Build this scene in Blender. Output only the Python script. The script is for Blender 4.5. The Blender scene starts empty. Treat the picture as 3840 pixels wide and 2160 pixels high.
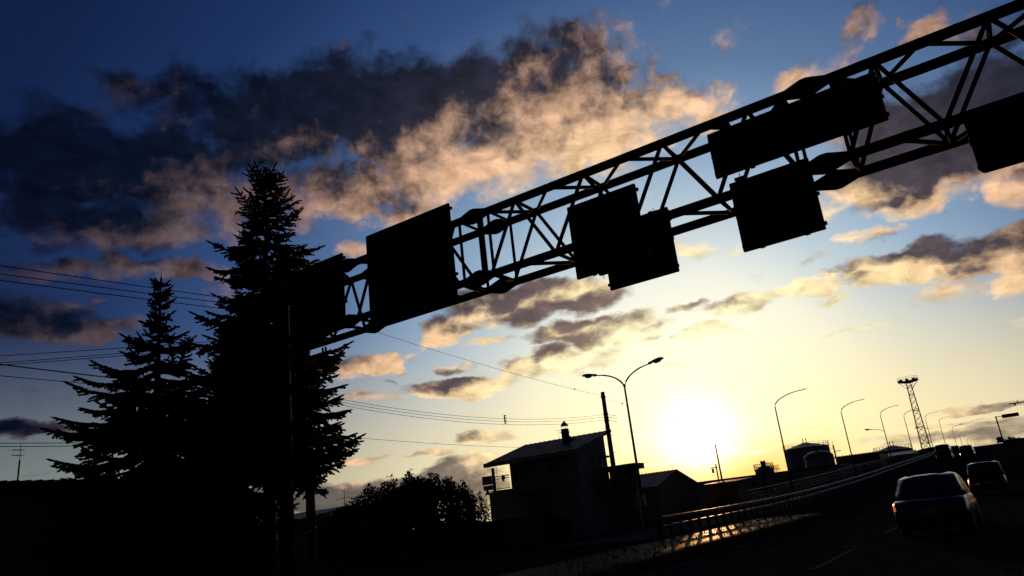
import bpy, math, random
import numpy as np
from mathutils import Vector, Matrix

# World axes: X = across the road (positive right), Y = along the road (away), Z = up. Metres.
S = bpy.context.scene
C = S.collection
R = math.radians

# ------------------------------------------------------------------ camera
EYE = Vector((0.0, 0.0, 1.55))
yaw, pitch, roll = R(32.66), R(17.385), R(6.563)
fw = Vector((-math.sin(yaw) * math.cos(pitch), math.cos(yaw) * math.cos(pitch), math.sin(pitch)))
rt0 = Vector((math.cos(yaw), math.sin(yaw), 0))
up0 = rt0.cross(fw)
rt = rt0 * math.cos(roll) - up0 * math.sin(roll)
up = rt.cross(fw)
cd = bpy.data.cameras.new('camera')
cd.sensor_width = 36.0
cd.lens = 2752.0 / 3840.0 * 36.0
cd.clip_start, cd.clip_end = 0.1, 12000
cam = bpy.data.objects.new('camera', cd)
C.objects.link(cam)
m = Matrix((rt, up, -fw)).transposed().to_4x4()
m.translation = EYE
cam.matrix_world = m
S.camera = cam

# ------------------------------------------------------------------ exposure
S.view_settings.view_transform = 'Standard'
S.view_settings.look = 'None'
S.view_settings.exposure = 0.0
S.view_settings.gamma = 1.0
S.view_settings.use_curve_mapping = False
S.render.engine = 'CYCLES'
S.cycles.max_bounces = 4
S.cycles.use_denoising = True
S.cycles.use_adaptive_sampling = True
S.cycles.adaptive_threshold = .02
S.cycles.adaptive_min_samples = 10
S.cycles.sample_clamp_indirect = 2.0

SUN_AZ, SUN_EL = -20.12, 4.17          # degrees, azimuth from +Y towards +X


def lin(r, g, b):
    f = lambda c: c / 12.92 if c <= .04045 else ((c + .055) / 1.055) ** 2.4
    return (f(r / 255), f(g / 255), f(b / 255), 1)


# ------------------------------------------------------------------ sky
BLOBS = [
    (-29.2, 32, 11.38, 4.88, -3, 1.15), (-25.3, 33.6, 6.24, 3.18, -10, 1.05), (-40.6, 30.9, 12.55, 5.05, -5, 1.15), (-52.3, 30.8, 10.87, 4.29, -4, 1.15), (-59.6, 32.1, 5.47, 1.87, 6, 0.8),
    (-63, 26.6, 12.33, 3.76, 9, 1.15), (-68.2, 25.4, 6.59, 3.09, 2, 1.1), (-37.2, 26.9, 10.97, 3.34, 3, 1), (-23.9, 28.4, 9.2, 3.91, 2, 1.1), (-17.1, 28.2, 5.38, 2.33, -14, 0.9),
    (-64.3, 22.8, 9.83, 2.01, -1, 1), (-56.5, 25.5, 7.93, 3.41, 2, 1), (-44.7, 25.7, 10.04, 2.7, -3, 1), (-40.9, 23.8, 5, 1.53, -4, 0.85), (-46.6, 34.4, 4.15, 1.68, 0, 0.8),
    (-55.4, 33.3, 4.81, 1.63, 4, 0.75), (-67.9, 16.3, 4.46, 1.81, 7, 1.05), (-64.1, 15.4, 4.01, 1.02, -2, 0.95), (-67, 19.6, 4.16, 0.89, 9, 0.8), (-61, 19.9, 2.95, 1.05, -1, 0.85),
    (-57.2, 19.2, 2.69, 1.14, 11, 0.9), (-63.8, 17.1, 0.99, 0.43, 2, 0.75), (-66.4, 9.1, 2.96, 0.61, -2, 1.2), (-67.6, 13.2, 1.34, 0.51, 1, 0.5), (-31.4, 16.3, 7.69, 1.86, -2, 1.55),
    (-26.5, 16.9, 4.14, 1.23, 1, 0.9), (-26.1, 13.2, 6.18, 1.29, -3, 1.6), (-23.2, 13.3, 3.06, 0.79, -9, 1.1), (-29.2, 11.1, 5.43, 1.04, -3, 1.6), (-37.4, 10.3, 4.06, 0.85, -0, 1.55),
    (-33.4, 10.1, 1.56, 0.37, -6, 0.7), (-38, 14.8, 2.52, 1.24, -33, 1.2), (-35.6, 13.5, 2.21, 0.5, -25, 0.8), (-44.5, 12.5, 3.07, 1.21, 1, 1.3), (-45.7, 11.7, 1.82, 0.9, -4, 0.75),
    (-41, 13, 1.56, 0.61, 3, 0.7), (-38, 12.1, 1.89, 0.43, -6, 0.6), (-43.3, 10.7, 1.37, 0.3, -5, 0.6), (-43.7, 9.8, 2.74, 0.42, -5, 0.6), (-45.3, 20.9, 1.59, 0.91, -2, 0.7),
    (-44.9, 22.7, 1.94, 0.66, -2, 0.5), (-36.2, 5.9, 2.75, 0.45, -6, 1.3), (-41.6, 5.4, 3, 0.21, -2, 0.8), (-46.3, 5.6, 2.04, 0.29, -1, 0.8), (-39.2, 4.8, 1.81, 0.15, -2, 0.6),
    (-38.1, 3.6, 3.61, 1.56, 2, 1.5), (-41.5, 2.8, 4.45, 1.03, -2, 1.5), (-46.7, 2.9, 5.81, 1.06, -6, 1.5), (-35.2, 2.7, 3.6, 1.72, -6, 1.1), (-50.9, 3, 4.77, 1.1, -6, 1.5),
    (-48.6, 3.6, 3.14, 0.39, -6, 1.2), (-18.3, 11.5, 2.2, 0.72, -6, 1.2), (-18.6, 13.7, 1.49, 0.36, -6, 0.85), (-21, 10.8, 0.9, 0.24, -9, 0.7), (-21, 9.9, 1.19, 0.3, -9, 0.7),
    (-14.7, 13.1, 3.68, 0.83, -6, 1.25), (-11.4, 13.4, 5.36, 0.81, -8, 1.25), (-8.4, 12.2, 1.57, 0.4, -13, 0.6), (-4.6, 13.4, 3.68, 1.31, 1, 1.05), (-2.5, 13.8, 3.06, 1.36, -15, 1.35),
    (1.3, 13.4, 4.28, 1.3, -5, 1.35), (2.6, 11.5, 1.68, 1.13, -16, 0.95), (-1.1, 11.6, 2.49, 0.8, -8, 0.75), (-5.1, 16.7, 2.17, 0.72, -7, 0.85), (-6.3, 16.4, 1.05, 0.45, -15, 0.7),
    (-17.9, 18.4, 2.13, 0.78, -11, 0.6), (-15.4, 18.2, 1.79, 0.6, -12, 0.5), (0, 20.2, 7.37, 2.93, -7, 1.3), (2.5, 22.6, 5.71, 3.37, -6, 1.2), (-1.7, 18.6, 4.73, 1.08, -9, 1),
    (4.7, 21.2, 3.44, 5.06, -22, 1.2), (-2.3, 23, 4.98, 3.25, -20, 1.05), (4.1, 16.9, 2.53, 1.52, -20, 0.95), (4.5, 24.2, 3.14, 2.76, -24, 0.9), (-4.8, 28.3, 2.25, 1.61, -47, 0.7),
    (-7, 27.8, 2.79, 1.4, 6, 0.75), (-2.3, 30.5, 2.15, 1.35, -77, 0.6), (2.3, 28.4, 2.83, 1.03, 7, 0.8), (5.9, 27.1, 3.24, 1.49, -4, 0.75), (-17.6, 31.1, 1.13, 0.4, -13, 0.75),
    (-12.8, 28.8, 1.22, 0.29, 8, 0.55), (-1.6, 3.4, 3.41, 0.23, -4, 1), (-3.2, 3.6, 1.34, 0.31, -9, 0.9), (-5.7, 3.1, 1.65, 0.18, -3, 0.75), (-2.7, 2.7, 2.41, 0.2, -4, 0.8),
    (-0.5, 1.9, 3.3, 0.74, -2, 0.95), (-4, 2.1, 4.2, 0.36, -2, 0.9), (-7.3, 2.4, 3.1, 0.21, -3, 0.75), (-1.6, 1.1, 3.77, 0.55, -1, 0.9), (-21.4, 3, 4.27, 0.26, -1, 0.8),
    (-23.7, 2.8, 1.74, 0.29, -7, 0.7), (-16.5, 2.7, 2.19, 0.14, -2, 0.6), (-10.3, 9.9, 1.06, 0.23, -11, 0.55), (-6.8, 9.9, 2.26, 0.22, -1, 0.5), (-36.9, 26.6, 2.04, 1.21, -5, 0.4),
]

# (azimuth, elevation, radius, radius, amount) where the banks are thick and dull (+) or catch the low sun (-)
TONES = [
    (2.8, 21.9, 10.25, 5.9, 0.5), (0.3, 20.1, 6.21, 1.86, 0.25), (-31.1, 15.9, 7.45, 1.86, 0.5), (-26.1, 13.3, 6.21, 1.24, 0.45), (-29.2, 11.1, 5.28, 0.87, 0.4), (-37.5, 10.3, 3.42, 0.68, 0.3),
    (-37.8, 14.5, 3.11, 1.24, 0.4), (-51, 32, 11.8, 4.66, 0.3), (-66.5, 25.9, 9.32, 3.73, 0.25), (-41.4, 33.6, 8.7, 3.73, 0.35), (-34.3, 33.8, 3.73, 2.8, 0.2), (-26.2, 30.8, 4.97, 3.42, -0.35),
    (-36.9, 26.9, 6.83, 2.48, -0.45), (-29.4, 26.4, 8.07, 1.86, -0.45), (-17.1, 28.2, 6.21, 1.86, -0.45), (-0.6, 17.9, 7.45, 1.09, -0.6), (-22.2, 26.6, 6.21, 1.86, -0.4), (-57.7, 25.7, 4.97, 1.86, -0.3),
    (-67, 19.8, 4.66, 0.93, -0.35), (-65.2, 18.3, 2.48, 0.93, -0.2), (-44.5, 12.5, 2.8, 1.24, -0.3), (-5.1, 16.7, 2.8, 0.93, -0.3), (-38.1, 4, 4.04, 1.24, 0.1), (-48.1, 2.9, 8.07, 1.24, 0.6),
    (-41.5, 2.5, 4.66, 0.75, 0.4), (-1.9, 14.1, 3.73, 0.93, 0.4), (-5.6, 13.6, 4.35, 0.75, 0.2), (-0.9, 1.8, 6.21, 1.55, 0.4),
]

W = bpy.data.worlds.new('World')
S.world = W
W.use_nodes = True
W.cycles.sampling_method = 'NONE'


class G:
    """small helper to wire shader nodes"""
    def __init__(s, tree):
        s.t = tree

    def node(s, kind, **kw):
        n = s.t.nodes.new(kind)
        for k, v in kw.items():
            setattr(n, k, v)
        return n

    def put(s, sock, v):
        if hasattr(v, 'is_output'):
            s.t.links.new(v, sock)
        else:
            sock.default_value = v

    def math(s, op, a, b=0.0, c=0.0, clamp=False):
        n = s.node('ShaderNodeMath', operation=op, use_clamp=clamp)
        for i, v in enumerate((a, b, c)):
            s.put(n.inputs[i], v)
        return n.outputs[0]

    def vec(s, op, a, b=None, scale=None):
        n = s.node('ShaderNodeVectorMath', operation=op)
        s.put(n.inputs[0], a)
        if b is not None:
            s.put(n.inputs[1], b)
        if scale is not None:
            s.put(n.inputs['Scale'], scale)
        return n.outputs['Value'] if op in ('LENGTH', 'DOT_PRODUCT', 'DISTANCE') else n.outputs[0]

    def comb(s, x, y, z=0.0):
        n = s.node('ShaderNodeCombineXYZ')
        for i, v in enumerate((x, y, z)):
            s.put(n.inputs[i], v)
        return n.outputs[0]

    def sep(s, v):
        n = s.node('ShaderNodeSeparateXYZ')
        s.put(n.inputs[0], v)
        return n.outputs

    def smooth(s, v, a, b, lo=0.0, hi=1.0, kind='SMOOTHSTEP'):
        n = s.node('ShaderNodeMapRange', interpolation_type=kind)
        for i, x in enumerate((v, a, b, lo, hi)):
            s.put(n.inputs[i], x)
        return n.outputs[0]

    def noise(s, v, scale, detail=5.0, rough=.55, dist=0.0, dim='2D'):
        n = s.node('ShaderNodeTexNoise', noise_dimensions=dim)
        s.put(n.inputs['Vector'], v)
        n.inputs['Scale'].default_value = scale
        n.inputs['Detail'].default_value = detail
        n.inputs['Roughness'].default_value = rough
        n.inputs['Distortion'].default_value = dist
        return n

    def ramp(s, fac, stops):
        n = s.node('ShaderNodeValToRGB')
        e = n.color_ramp.elements
        while len(e) < len(stops):
            e.new(.5)
        for el, (p, c) in zip(e, stops):
            el.position = p
            el.color = c
        s.put(n.inputs[0], fac)
        return n.outputs[0]

    def mix(s, f, a, b, blend='MIX'):
        n = s.node('ShaderNodeMix', data_type='RGBA', blend_type=blend)
        s.put(n.inputs[0], f)
        s.put(n.inputs[6], a)
        s.put(n.inputs[7], b)
        return n.outputs[2]


def density_group():
    """cloud thickness at a place in the sky given as (azimuth, elevation) in degrees"""
    t = bpy.data.node_groups.new('cloud_density', 'ShaderNodeTree')
    t.interface.new_socket('AzEl', in_out='INPUT', socket_type='NodeSocketVector')
    t.interface.new_socket('Density', in_out='OUTPUT', socket_type='NodeSocketFloat')
    g = G(t)
    i = g.node('NodeGroupInput')
    o = g.node('NodeGroupOutput')
    p = i.outputs[0]
    x, y, _ = g.sep(p)
    # cloud grain is squeezed flat towards the horizon
    yy = g.math('ADD', y, g.math('MULTIPLY', 16.0, g.math('SUBTRACT', 1.0, g.math('POWER', 2.718, g.math('MULTIPLY', y, -.1)))))
    q = g.comb(g.math('MULTIPLY', x, .86), yy)
    w1 = g.vec('SUBTRACT', g.noise(q, .13, 2.0).outputs['Color'], (.5, .5, .5))
    w2 = g.vec('SUBTRACT', g.noise(q, .55, 3.0).outputs['Color'], (.5, .5, .5))
    wob = g.vec('ADD', g.vec('SCALE', w1, scale=4.2), g.vec('SCALE', w2, scale=1.9))
    # the sideways wobble is larger than the upright one low down
    amp = g.smooth(y, 1.0, 22.0, .2, 1.0, 'LINEAR')
    pw = g.vec('ADD', p, g.vec('MULTIPLY', wob, g.comb(1.0, amp, 0.0)))
    acc = None
    for (a, e, ra, re, rot, w) in BLOBS:
        ma = g.node('ShaderNodeVectorMath', operation='MULTIPLY_ADD')
        sx, sy = 1 / (ra * 1.22), 1 / (re * 1.22)
        g.put(ma.inputs[0], pw)
        ma.inputs[1].default_value = (sx, sy, 0)
        ma.inputs[2].default_value = (-a * sx, -e * sy, 0)
        v = g.math('MULTIPLY_ADD', g.vec('DOT_PRODUCT', ma.outputs[0], ma.outputs[0]), -w * .92, w * .92)
        acc = v if acc is None else g.math('MAXIMUM', acc, v)
    acc = g.smooth(acc, 0.0, 1.15, 0.0, .98, 'LINEAR')
    # scattered cloud everywhere else round the sky
    far = g.smooth(g.math('ABSOLUTE', g.math('ADD', x, 32.0)), 42.0, 60.0)
    base = g.math('MULTIPLY', far, g.smooth(g.noise(q, .05, 2.0).outputs[0], .45, .75, 0.0, .6))
    acc = g.math('MAXIMUM', acc, base)
    n1 = g.noise(g.vec('ADD', q, g.vec('SCALE', wob, scale=.6)), .34, 6.0, .5).outputs[0]
    n2 = g.noise(q, 1.5, 3.0, .55).outputs[0]
    h = g.math('ADD', g.math('MULTIPLY', acc, 1.05), g.math('MULTIPLY', g.math('SUBTRACT', n1, .5), 1.2))
    h = g.math('ADD', h, g.math('MULTIPLY', g.math('SUBTRACT', n2, .5), .22))
    g.put(o.inputs[0], h)
    return t


def sky():
    t = W.node_tree
    t.nodes.clear()
    g = G(t)
    out = g.node('ShaderNodeOutputWorld')
    bg = g.node('ShaderNodeBackground')
    t.links.new(bg.outputs[0], out.inputs[0])
    d = g.vec('NORMALIZE', g.node('ShaderNodeTexCoord').outputs['Generated'])
    x, y, z = g.sep(d)
    az = g.math('MULTIPLY', g.math('ARCTAN2', x, y), 57.29578)
    el = g.math('MULTIPLY', g.math('ARCSINE', z), 57.29578)
    sd = (math.sin(R(SUN_AZ)) * math.cos(R(SUN_EL)), math.cos(R(SUN_AZ)) * math.cos(R(SUN_EL)), math.sin(R(SUN_EL)))
    th = g.math('MULTIPLY', g.math('ARCCOSINE', g.math('MINIMUM', g.vec('DOT_PRODUCT', d, sd), 1.0)), 57.29578)
    t90 = g.math('DIVIDE', th, 90.0, clamp=True)
    K = lambda *st: [(a / 90.0, lin(*c)) for a, c in st]
    high = g.ramp(t90, K((0, (255, 255, 246)), (8, (254, 251, 232)), (12, (236, 238, 226)), (16, (190, 207, 216)), (21, (142, 170, 198)),
                         (28, (89, 119, 158)), (36, (48, 76, 124)), (44, (23, 47, 94)), (53, (10, 28, 70)), (62, (5, 18, 52)), (90, (3, 10, 30))))
    low = g.ramp(t90, K((0, (255, 250, 210)), (5, (255, 246, 188)), (9, (253, 241, 182)), (14, (248, 231, 178)), (20, (234, 218, 176)), (27, (198, 188, 154)),
                        (36, (150, 150, 132)), (45, (128, 138, 132)), (56, (96, 106, 110)), (70, (46, 54, 62)), (90, (20, 24, 32))))
    clear = g.mix(g.smooth(el, 1.5, 17.0), low, high)
    # ember band along the horizon under the sun
    ember = g.math('MULTIPLY', g.smooth(el, 4.6, .8), g.smooth(th, 15.0, 3.0))
    clear = g.mix(ember, clear, lin(255, 184, 54))
    # physically based sky for the side away from the sun, very dim at this exposure
    ns = g.node('ShaderNodeTexSky', sky_type='NISHITA')
    ns.sun_disc = False
    ns.sun_elevation = R(SUN_EL)
    ns.sun_rotation = R(SUN_AZ)
    clear = g.mix(.004, clear, ns.outputs[0], 'ADD')
    # clouds
    pos = g.comb(az, el)
    dg = density_group()
    def dens(v):
        n = g.node('ShaderNodeGroup')
        n.node_tree = dg
        g.put(n.inputs[0], v)
        return n.outputs[0]
    to_sun = g.vec('NORMALIZE', g.vec('SUBTRACT', (SUN_AZ, SUN_EL, 0), pos))
    h0 = dens(pos)
    h1 = dens(g.vec('ADD', pos, g.vec('SCALE', to_sun, scale=2.2)))
    alpha = g.smooth(h0, .13, .74)
    thick = g.smooth(h0, .35, 1.0)
    edge = g.math('SUBTRACT', h0, h1)
    patch = g.noise(pos, .16, 4.0, .6).outputs[0]
    tone = None
    tw = g.vec('ADD', pos, g.vec('SCALE', g.vec('SUBTRACT', g.noise(pos, .22, 3.0).outputs['Color'], (.5, .5, .5)), scale=7.0))
    for (a, e, ra, re, amt) in TONES:
        ma = g.node('ShaderNodeVectorMath', operation='MULTIPLY_ADD')
        g.put(ma.inputs[0], tw)
        ma.inputs[1].default_value = (1 / ra, 1 / re, 0)
        ma.inputs[2].default_value = (-a / ra, -e / re, 0)
        v = g.math('MULTIPLY', g.smooth(g.vec('DOT_PRODUCT', ma.outputs[0], ma.outputs[0]), 1.4, .1), amt)
        tone = v if tone is None else g.math('ADD', tone, v)
    shade = g.math('ADD', g.math('MULTIPLY_ADD', thick, .5, tone), g.math('MULTIPLY', g.math('SUBTRACT', patch, .5), 1.1))
    shade = g.math('SUBTRACT', g.math('ADD', shade, g.smooth(th, 14.0, 50.0, .38, .76, 'LINEAR')), g.math('MULTIPLY', edge, 1.1))
    shade = g.math('ADD', shade, g.math('MULTIPLY', g.math('SUBTRACT', g.noise(pos, .75, 6.0, .62, .6).outputs[0], .5), .75))
    shade = g.smooth(shade, -.15, 1.2)
    lit = g.ramp(t90, K((0, (255, 253, 222)), (8, (255, 246, 198)), (14, (255, 232, 178)), (20, (250, 212, 160)), (27, (230, 184, 148)),
                        (34, (172, 134, 116)), (42, (98, 82, 84)), (50, (52, 48, 60)), (60, (26, 28, 44)), (90, (10, 14, 30))))
    dark = g.ramp(t90, K((0, (236, 200, 140)), (5, (168, 132, 96)), (9, (134, 108, 94)), (14, (108, 90, 88)), (22, (76, 68, 76)),
                         (29, (48, 47, 60)), (36, (24, 29, 46)), (44, (10, 18, 38)), (55, (6, 12, 30)), (90, (4, 8, 20))))
    # low bars of cloud far from the sun stay hazy
    haze = g.smooth(el, 1.0, 9.0, .2, 0.0)
    dark = g.mix(haze, dark, clear)
    cloud = g.mix(shade, lit, dark)
    grain = g.smooth(g.noise(g.vec('MULTIPLY', pos, (.8, 1.5, 1.0)), .45, 6.0, .6, .4).outputs[0], .3, .72, .7, 1.35, 'LINEAR')
    cloud = g.vec('SCALE', cloud, scale=grain)
    col = g.mix(alpha, clear, cloud)
    # glare round the sun itself
    core = g.math('MULTIPLY', g.math('POWER', 2.718, g.math('MULTIPLY', g.math('MULTIPLY', th, th), -.2)), 1.15)
    glow = g.math('MULTIPLY', g.math('POWER', 2.718, g.math('MULTIPLY', th, -.2)), .42)
    col = g.mix(1.0, col, g.vec('SCALE', (1.0, .96, .8), scale=core), 'ADD')
    col = g.mix(1.0, col, g.vec('SCALE', (1.0, .9, .62), scale=glow), 'ADD')
    # below the horizon the ground hides it; keep it dark
    col = g.mix(g.smooth(el, -2.0, 0.0), lin(14, 12, 12), col)
    t.links.new(col, bg.inputs[0])
    bg.inputs[1].default_value = 1.0


sky()

sl = bpy.data.lights.new('sun', 'SUN')
sl.energy = 1.5
sl.angle = R(.53)
sl.color = (1.0, .47, .16)
sun = bpy.data.objects.new('sun', sl)
C.objects.link(sun)
sdir = Vector((math.sin(R(SUN_AZ)) * math.cos(R(SUN_EL)), math.cos(R(SUN_AZ)) * math.cos(R(SUN_EL)), math.sin(R(SUN_EL))))
sun.rotation_euler = sdir.to_track_quat('Z', 'Y').to_euler()

# ------------------------------------------------------------------ materials
MATS = {}


def mat(name, col, rough=.7, metal=0.0, var=.25, scale=3.0, bump=0.0, emit=None, spec=.5):
    """procedural material: base colour broken up by noise, optional relief"""
    if name in MATS:
        return MATS[name]
    mt = bpy.data.materials.new(name)
    mt.use_nodes = True
    t = mt.node_tree
    b = t.nodes['Principled BSDF']
    g = G(t)
    co = g.node('ShaderNodeTexCoord').outputs['Object']
    n = g.noise(co, scale, 6.0, .6, dim='3D').outputs[0]
    lo = tuple(c * (1 - var) for c in col) + (1,)
    hi = tuple(min(1, c * (1 + var)) for c in col) + (1,)
    t.links.new(g.ramp(n, [(.3, lo), (.7, hi)]), b.inputs['Base Color'])
    t.links.new(g.smooth(n, .3, .7, max(.05, rough - .12), min(1, rough + .12)), b.inputs['Roughness'])
    b.inputs['Metallic'].default_value = metal
    b.inputs['Specular IOR Level'].default_value = spec
    if spec == 0:
        b.inputs['IOR'].default_value = 1.0
    if bump:
        bp = g.node('ShaderNodeBump')
        bp.inputs['Strength'].default_value = bump
        bp.inputs['Distance'].default_value = .02
        t.links.new(g.noise(co, scale * 12, 5.0, .65, dim='3D').outputs[0], bp.inputs['Height'])
        t.links.new(bp.outputs[0], b.inputs['Normal'])
    if emit:
        b.inputs['Emission Color'].default_value = emit[0] + (1,)
        b.inputs['Emission Strength'].default_value = emit[1]
    MATS[name] = mt
    return mt


ASPHALT = mat('asphalt', (.03, .03, .031), .95, 0, .3, 2.0, .6, spec=0)
OLDASPH = mat('worn_asphalt', (.05, .044, .038), .5, 0, .3, 2.0, .35, spec=.5)
CONC = mat('concrete', (.09, .087, .083), .95, 0, .2, 1.5, .3, spec=0)
SOIL = mat('soil', (.03, .026, .02), .95, 0, .4, .6, .8, spec=0)
PAINT = mat('road_paint', (.10, .10, .095), .9, 0, .3, 6.0, spec=0)
STEEL = mat('painted_steel', (.016, .016, .017), .85, 0, .2, 4.0, spec=.05)
OLDASPH.node_tree.nodes['Principled BSDF'].inputs['IOR'].default_value = 1.022
RAILM = mat('rail_paint', (.025, .022, .02), .5, 0, .2, 3.0, spec=.25)
GALV = mat('galvanised_steel', (.09, .09, .09), .5, .3, .2, 5.0)
SIGNBACK = mat('sign_board', (.03, .034, .042), .7, 0, .2, 2.0, spec=.1)
WOODPOLE = mat('concrete_pole', (.10, .095, .09), .9, 0, .2, 3.0)
BARK = mat('bark', (.05, .038, .028), .95, 0, .4, 8.0, .8, spec=.1)
NEEDLE = mat('spruce_needles', (.018, .032, .018), .8, 0, .4, 2.0, spec=.15)
LEAF = mat('leaves', (.035, .055, .02), .7, 0, .4, 2.0, spec=.2)
GRASS = mat('dry_grass', (.10, .085, .035), .8, 0, .4, 3.0, spec=.2)
ROOF = mat('roof_sheet', (.045, .035, .032), .6, .1, .25, 2.0)
STUCCO = mat('pale_render', (.28, .225, .21), .9, 0, .2, 1.2, .4)
WOODTRIM = mat('window_trim', (.26, .22, .21), .7, 0, .2, 3.0)
GLASS = mat('dark_glass', (.01, .011, .013), .12, 0, .1, 1.0)
SHEDWALL = mat('shed_cladding', (.20, .11, .07), .8, 0, .25, .8)
FACTORY = mat('factory_wall', (.3, .27, .25), .85, 0, .2, .5)
TANK = mat('tank_steel', (.24, .22, .21), .6, .1, .2, .5)
BLACKW = mat('wire', (.02, .02, .02), .7, 0, .1, 1.0)
CARBLACK = mat('dark_car_paint', (.02, .02, .026), .22, .3, .1, 2.0)
CARSILV = mat('silver_car_paint', (.035, .035, .042), .26, .4, .1, 2.0)
RUBBER = mat('rubber', (.015, .015, .015), .9, 0, .2, 4.0)
TAIL = mat('tail_lens_lit', (.3, .03, .01), .3, 0, .1, 4.0, emit=((1.0, .2, .04), .55))
TAILOFF = mat('tail_lens', (.2, .02, .01), .2, 0, .1, 4.0)
LENS = mat('lamp_lens', (.45, .42, .36), .15, 0, .1, 3.0)
PLATE = mat('plate', (.3, .3, .28), .5, 0, .1, 3.0)


# ------------------------------------------------------------------ mesh building
class MB:
    def __init__(s):
        s.v, s.f = [], []

    def add(s, vs, fs):
        k = len(s.v)
        s.v += [tuple(p) for p in vs]
        s.f += [tuple(i + k for i in f) for f in fs]
        return s

    def box(s, a, b):
        (x0, y0, z0), (x1, y1, z1) = a, b
        return s.add([(x0, y0, z0), (x1, y0, z0), (x1, y1, z0), (x0, y1, z0), (x0, y0, z1), (x1, y0, z1), (x1, y1, z1), (x0, y1, z1)],
                     [(3, 2, 1, 0), (4, 5, 6, 7), (0, 1, 5, 4), (1, 2, 6, 5), (2, 3, 7, 6), (3, 0, 4, 7)])

    def loft(s, rings, cap=True, closed=True):
        n = len(rings[0])
        vs = [p for r in rings for p in r]
        fs = []
        for i in range(len(rings) - 1):
            for j in range(n if closed else n - 1):
                a, b = i * n + j, i * n + (j + 1) % n
                fs.append((a, b, b + n, a + n))
        if cap:
            fs.append(tuple(range(n))[::-1])
            fs.append(tuple(range((len(rings) - 1) * n, len(rings) * n)))
        return s.add(vs, fs)

    def tube(s, pts, r, n=8):
        """round bar along points; r is one radius or one for each point"""
        pts = [Vector(p) for p in pts]
        rs = r if isinstance(r, (list, tuple)) else [r] * len(pts)
        rings = []
        for i, p in enumerate(pts):
            d = (pts[min(i + 1, len(pts) - 1)] - pts[max(i - 1, 0)]).normalized()
            a = Vector((0, 0, 1)) if abs(d.z) < .9 else Vector((1, 0, 0))
            e1 = d.cross(a).normalized()
            e2 = d.cross(e1)
            rings.append([p + (e1 * math.cos(k * math.tau / n) + e2 * math.sin(k * math.tau / n)) * rs[i] for k in range(n)])
        return s.loft(rings)

    def lathe(s, prof, c=(0, 0, 0), n=32, cap=True):
        rings = [[(c[0] + r * math.cos(k * math.tau / n), c[1] + r * math.sin(k * math.tau / n), c[2] + z) for k in range(n)] for r, z in prof]
        return s.loft(rings, cap)

    def build(s, name, material, parent=None, smooth=False, kind=None):
        me = bpy.data.meshes.new(name)
        me.from_pydata(s.v, [], s.f)
        me.materials.append(material)
        if smooth:
            me.shade_smooth()
        me.update()
        o = bpy.data.objects.new(name, me)
        C.objects.link(o)
        if parent:
            o.parent = parent
        if kind:
            o['kind'] = kind
        return o


def thing(name, label, cat, loc=(0, 0, 0), rz=0.0, group=None):
    o = bpy.data.objects.new(name, None)
    C.objects.link(o)
    o.location = loc
    o.rotation_euler = (0, 0, rz)
    o.empty_display_size = .2
    o['label'], o['category'] = label, cat
    if group:
        o['group'] = group
    return o


def tag(o, label, cat, group=None):
    o['label'], o['category'] = label, cat
    if group:
        o['group'] = group
    return o


def copy_tree(o, parent=None):
    c = o.copy()
    C.objects.link(c)
    c.parent = parent
    for ch in list(o.children):
        copy_tree(ch, c)
    return c


def piece(src, parent, loc, name=None, rz=0.0, scale=None):
    """another copy of a small part sharing its mesh"""
    o = bpy.data.objects.new(name or src.name.split('.')[0], src.data)
    C.objects.link(o)
    o.parent = parent
    o.location = loc
    o.rotation_euler = (0, 0, rz)
    if scale:
        o.scale = scale
    return o


# ------------------------------------------------------------------ ground and roads
PU = [-200, 40, 50, 60, 69, 87, 100, 132, 162, 195, 205, 241, 262, 285, 308, 349, 392, 433, 480, 520, 3000]
PZ = [0, 0, .10, .30, .58, 1.15, 1.72, 2.9, 4.1, 5.45, 5.85, 6.6, 6.75, 6.3, 5.3, 3.9, 2.6, 1.2, .25, 0, 0]


def zr(u):
    # smoothed grade line of the road that climbs on to the overpass
    return float(np.mean(np.interp([u - 8, u - 4, u, u + 4, u + 8], PU, PZ)))


def strip(name, v0, v1, us, dz, material, parent=None, kind=None, thick=0.0, z0=None):
    b = MB()
    rings = []
    for u in us:
        z = zr(u) + dz
        lo = z - thick if z0 is None else z0
        rings.append([(v0, u, lo), (v0, u, z), (v1, u, z), (v1, u, lo)])
    b.loft(rings)
    return b.build(name, material, parent, kind=kind)


b = MB()
ring = [0, 30, 80, 200, 600, 2000, 6000]
n = 48
vs, fs = [(0, 0, -.02)], []
for i, r in enumerate(ring[1:]):
    vs += [(r * math.cos(k * math.tau / n), r * math.sin(k * math.tau / n), -.02) for k in range(n)]
for k in range(n):
    fs.append((0, 1 + k, 1 + (k + 1) % n))
for i in range(len(ring) - 2):
    for k in range(n):
        a, c = 1 + i * n + k, 1 + i * n + (k + 1) % n
        fs.append((a, a + n, c + n, c))
b.add(vs, fs)
b.build('ground', SOIL, kind='structure')

US = list(range(-30, 41, 10)) + list(range(44, 300, 4)) + list(range(300, 541, 10))
road = strip('main_road', -14.0, 11.0, US, .0, ASPHALT, kind='structure', z0=-.6)
walk = strip('sidewalk', -18.9, -14.003, [u for u in US if u >= 30], .13, CONC, kind='structure', z0=-.6)
side = strip('side_road', -13.8, -9.22, list(range(-20, 41, 10)) + [44], .004, OLDASPH, kind='structure', thick=.004)
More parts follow.
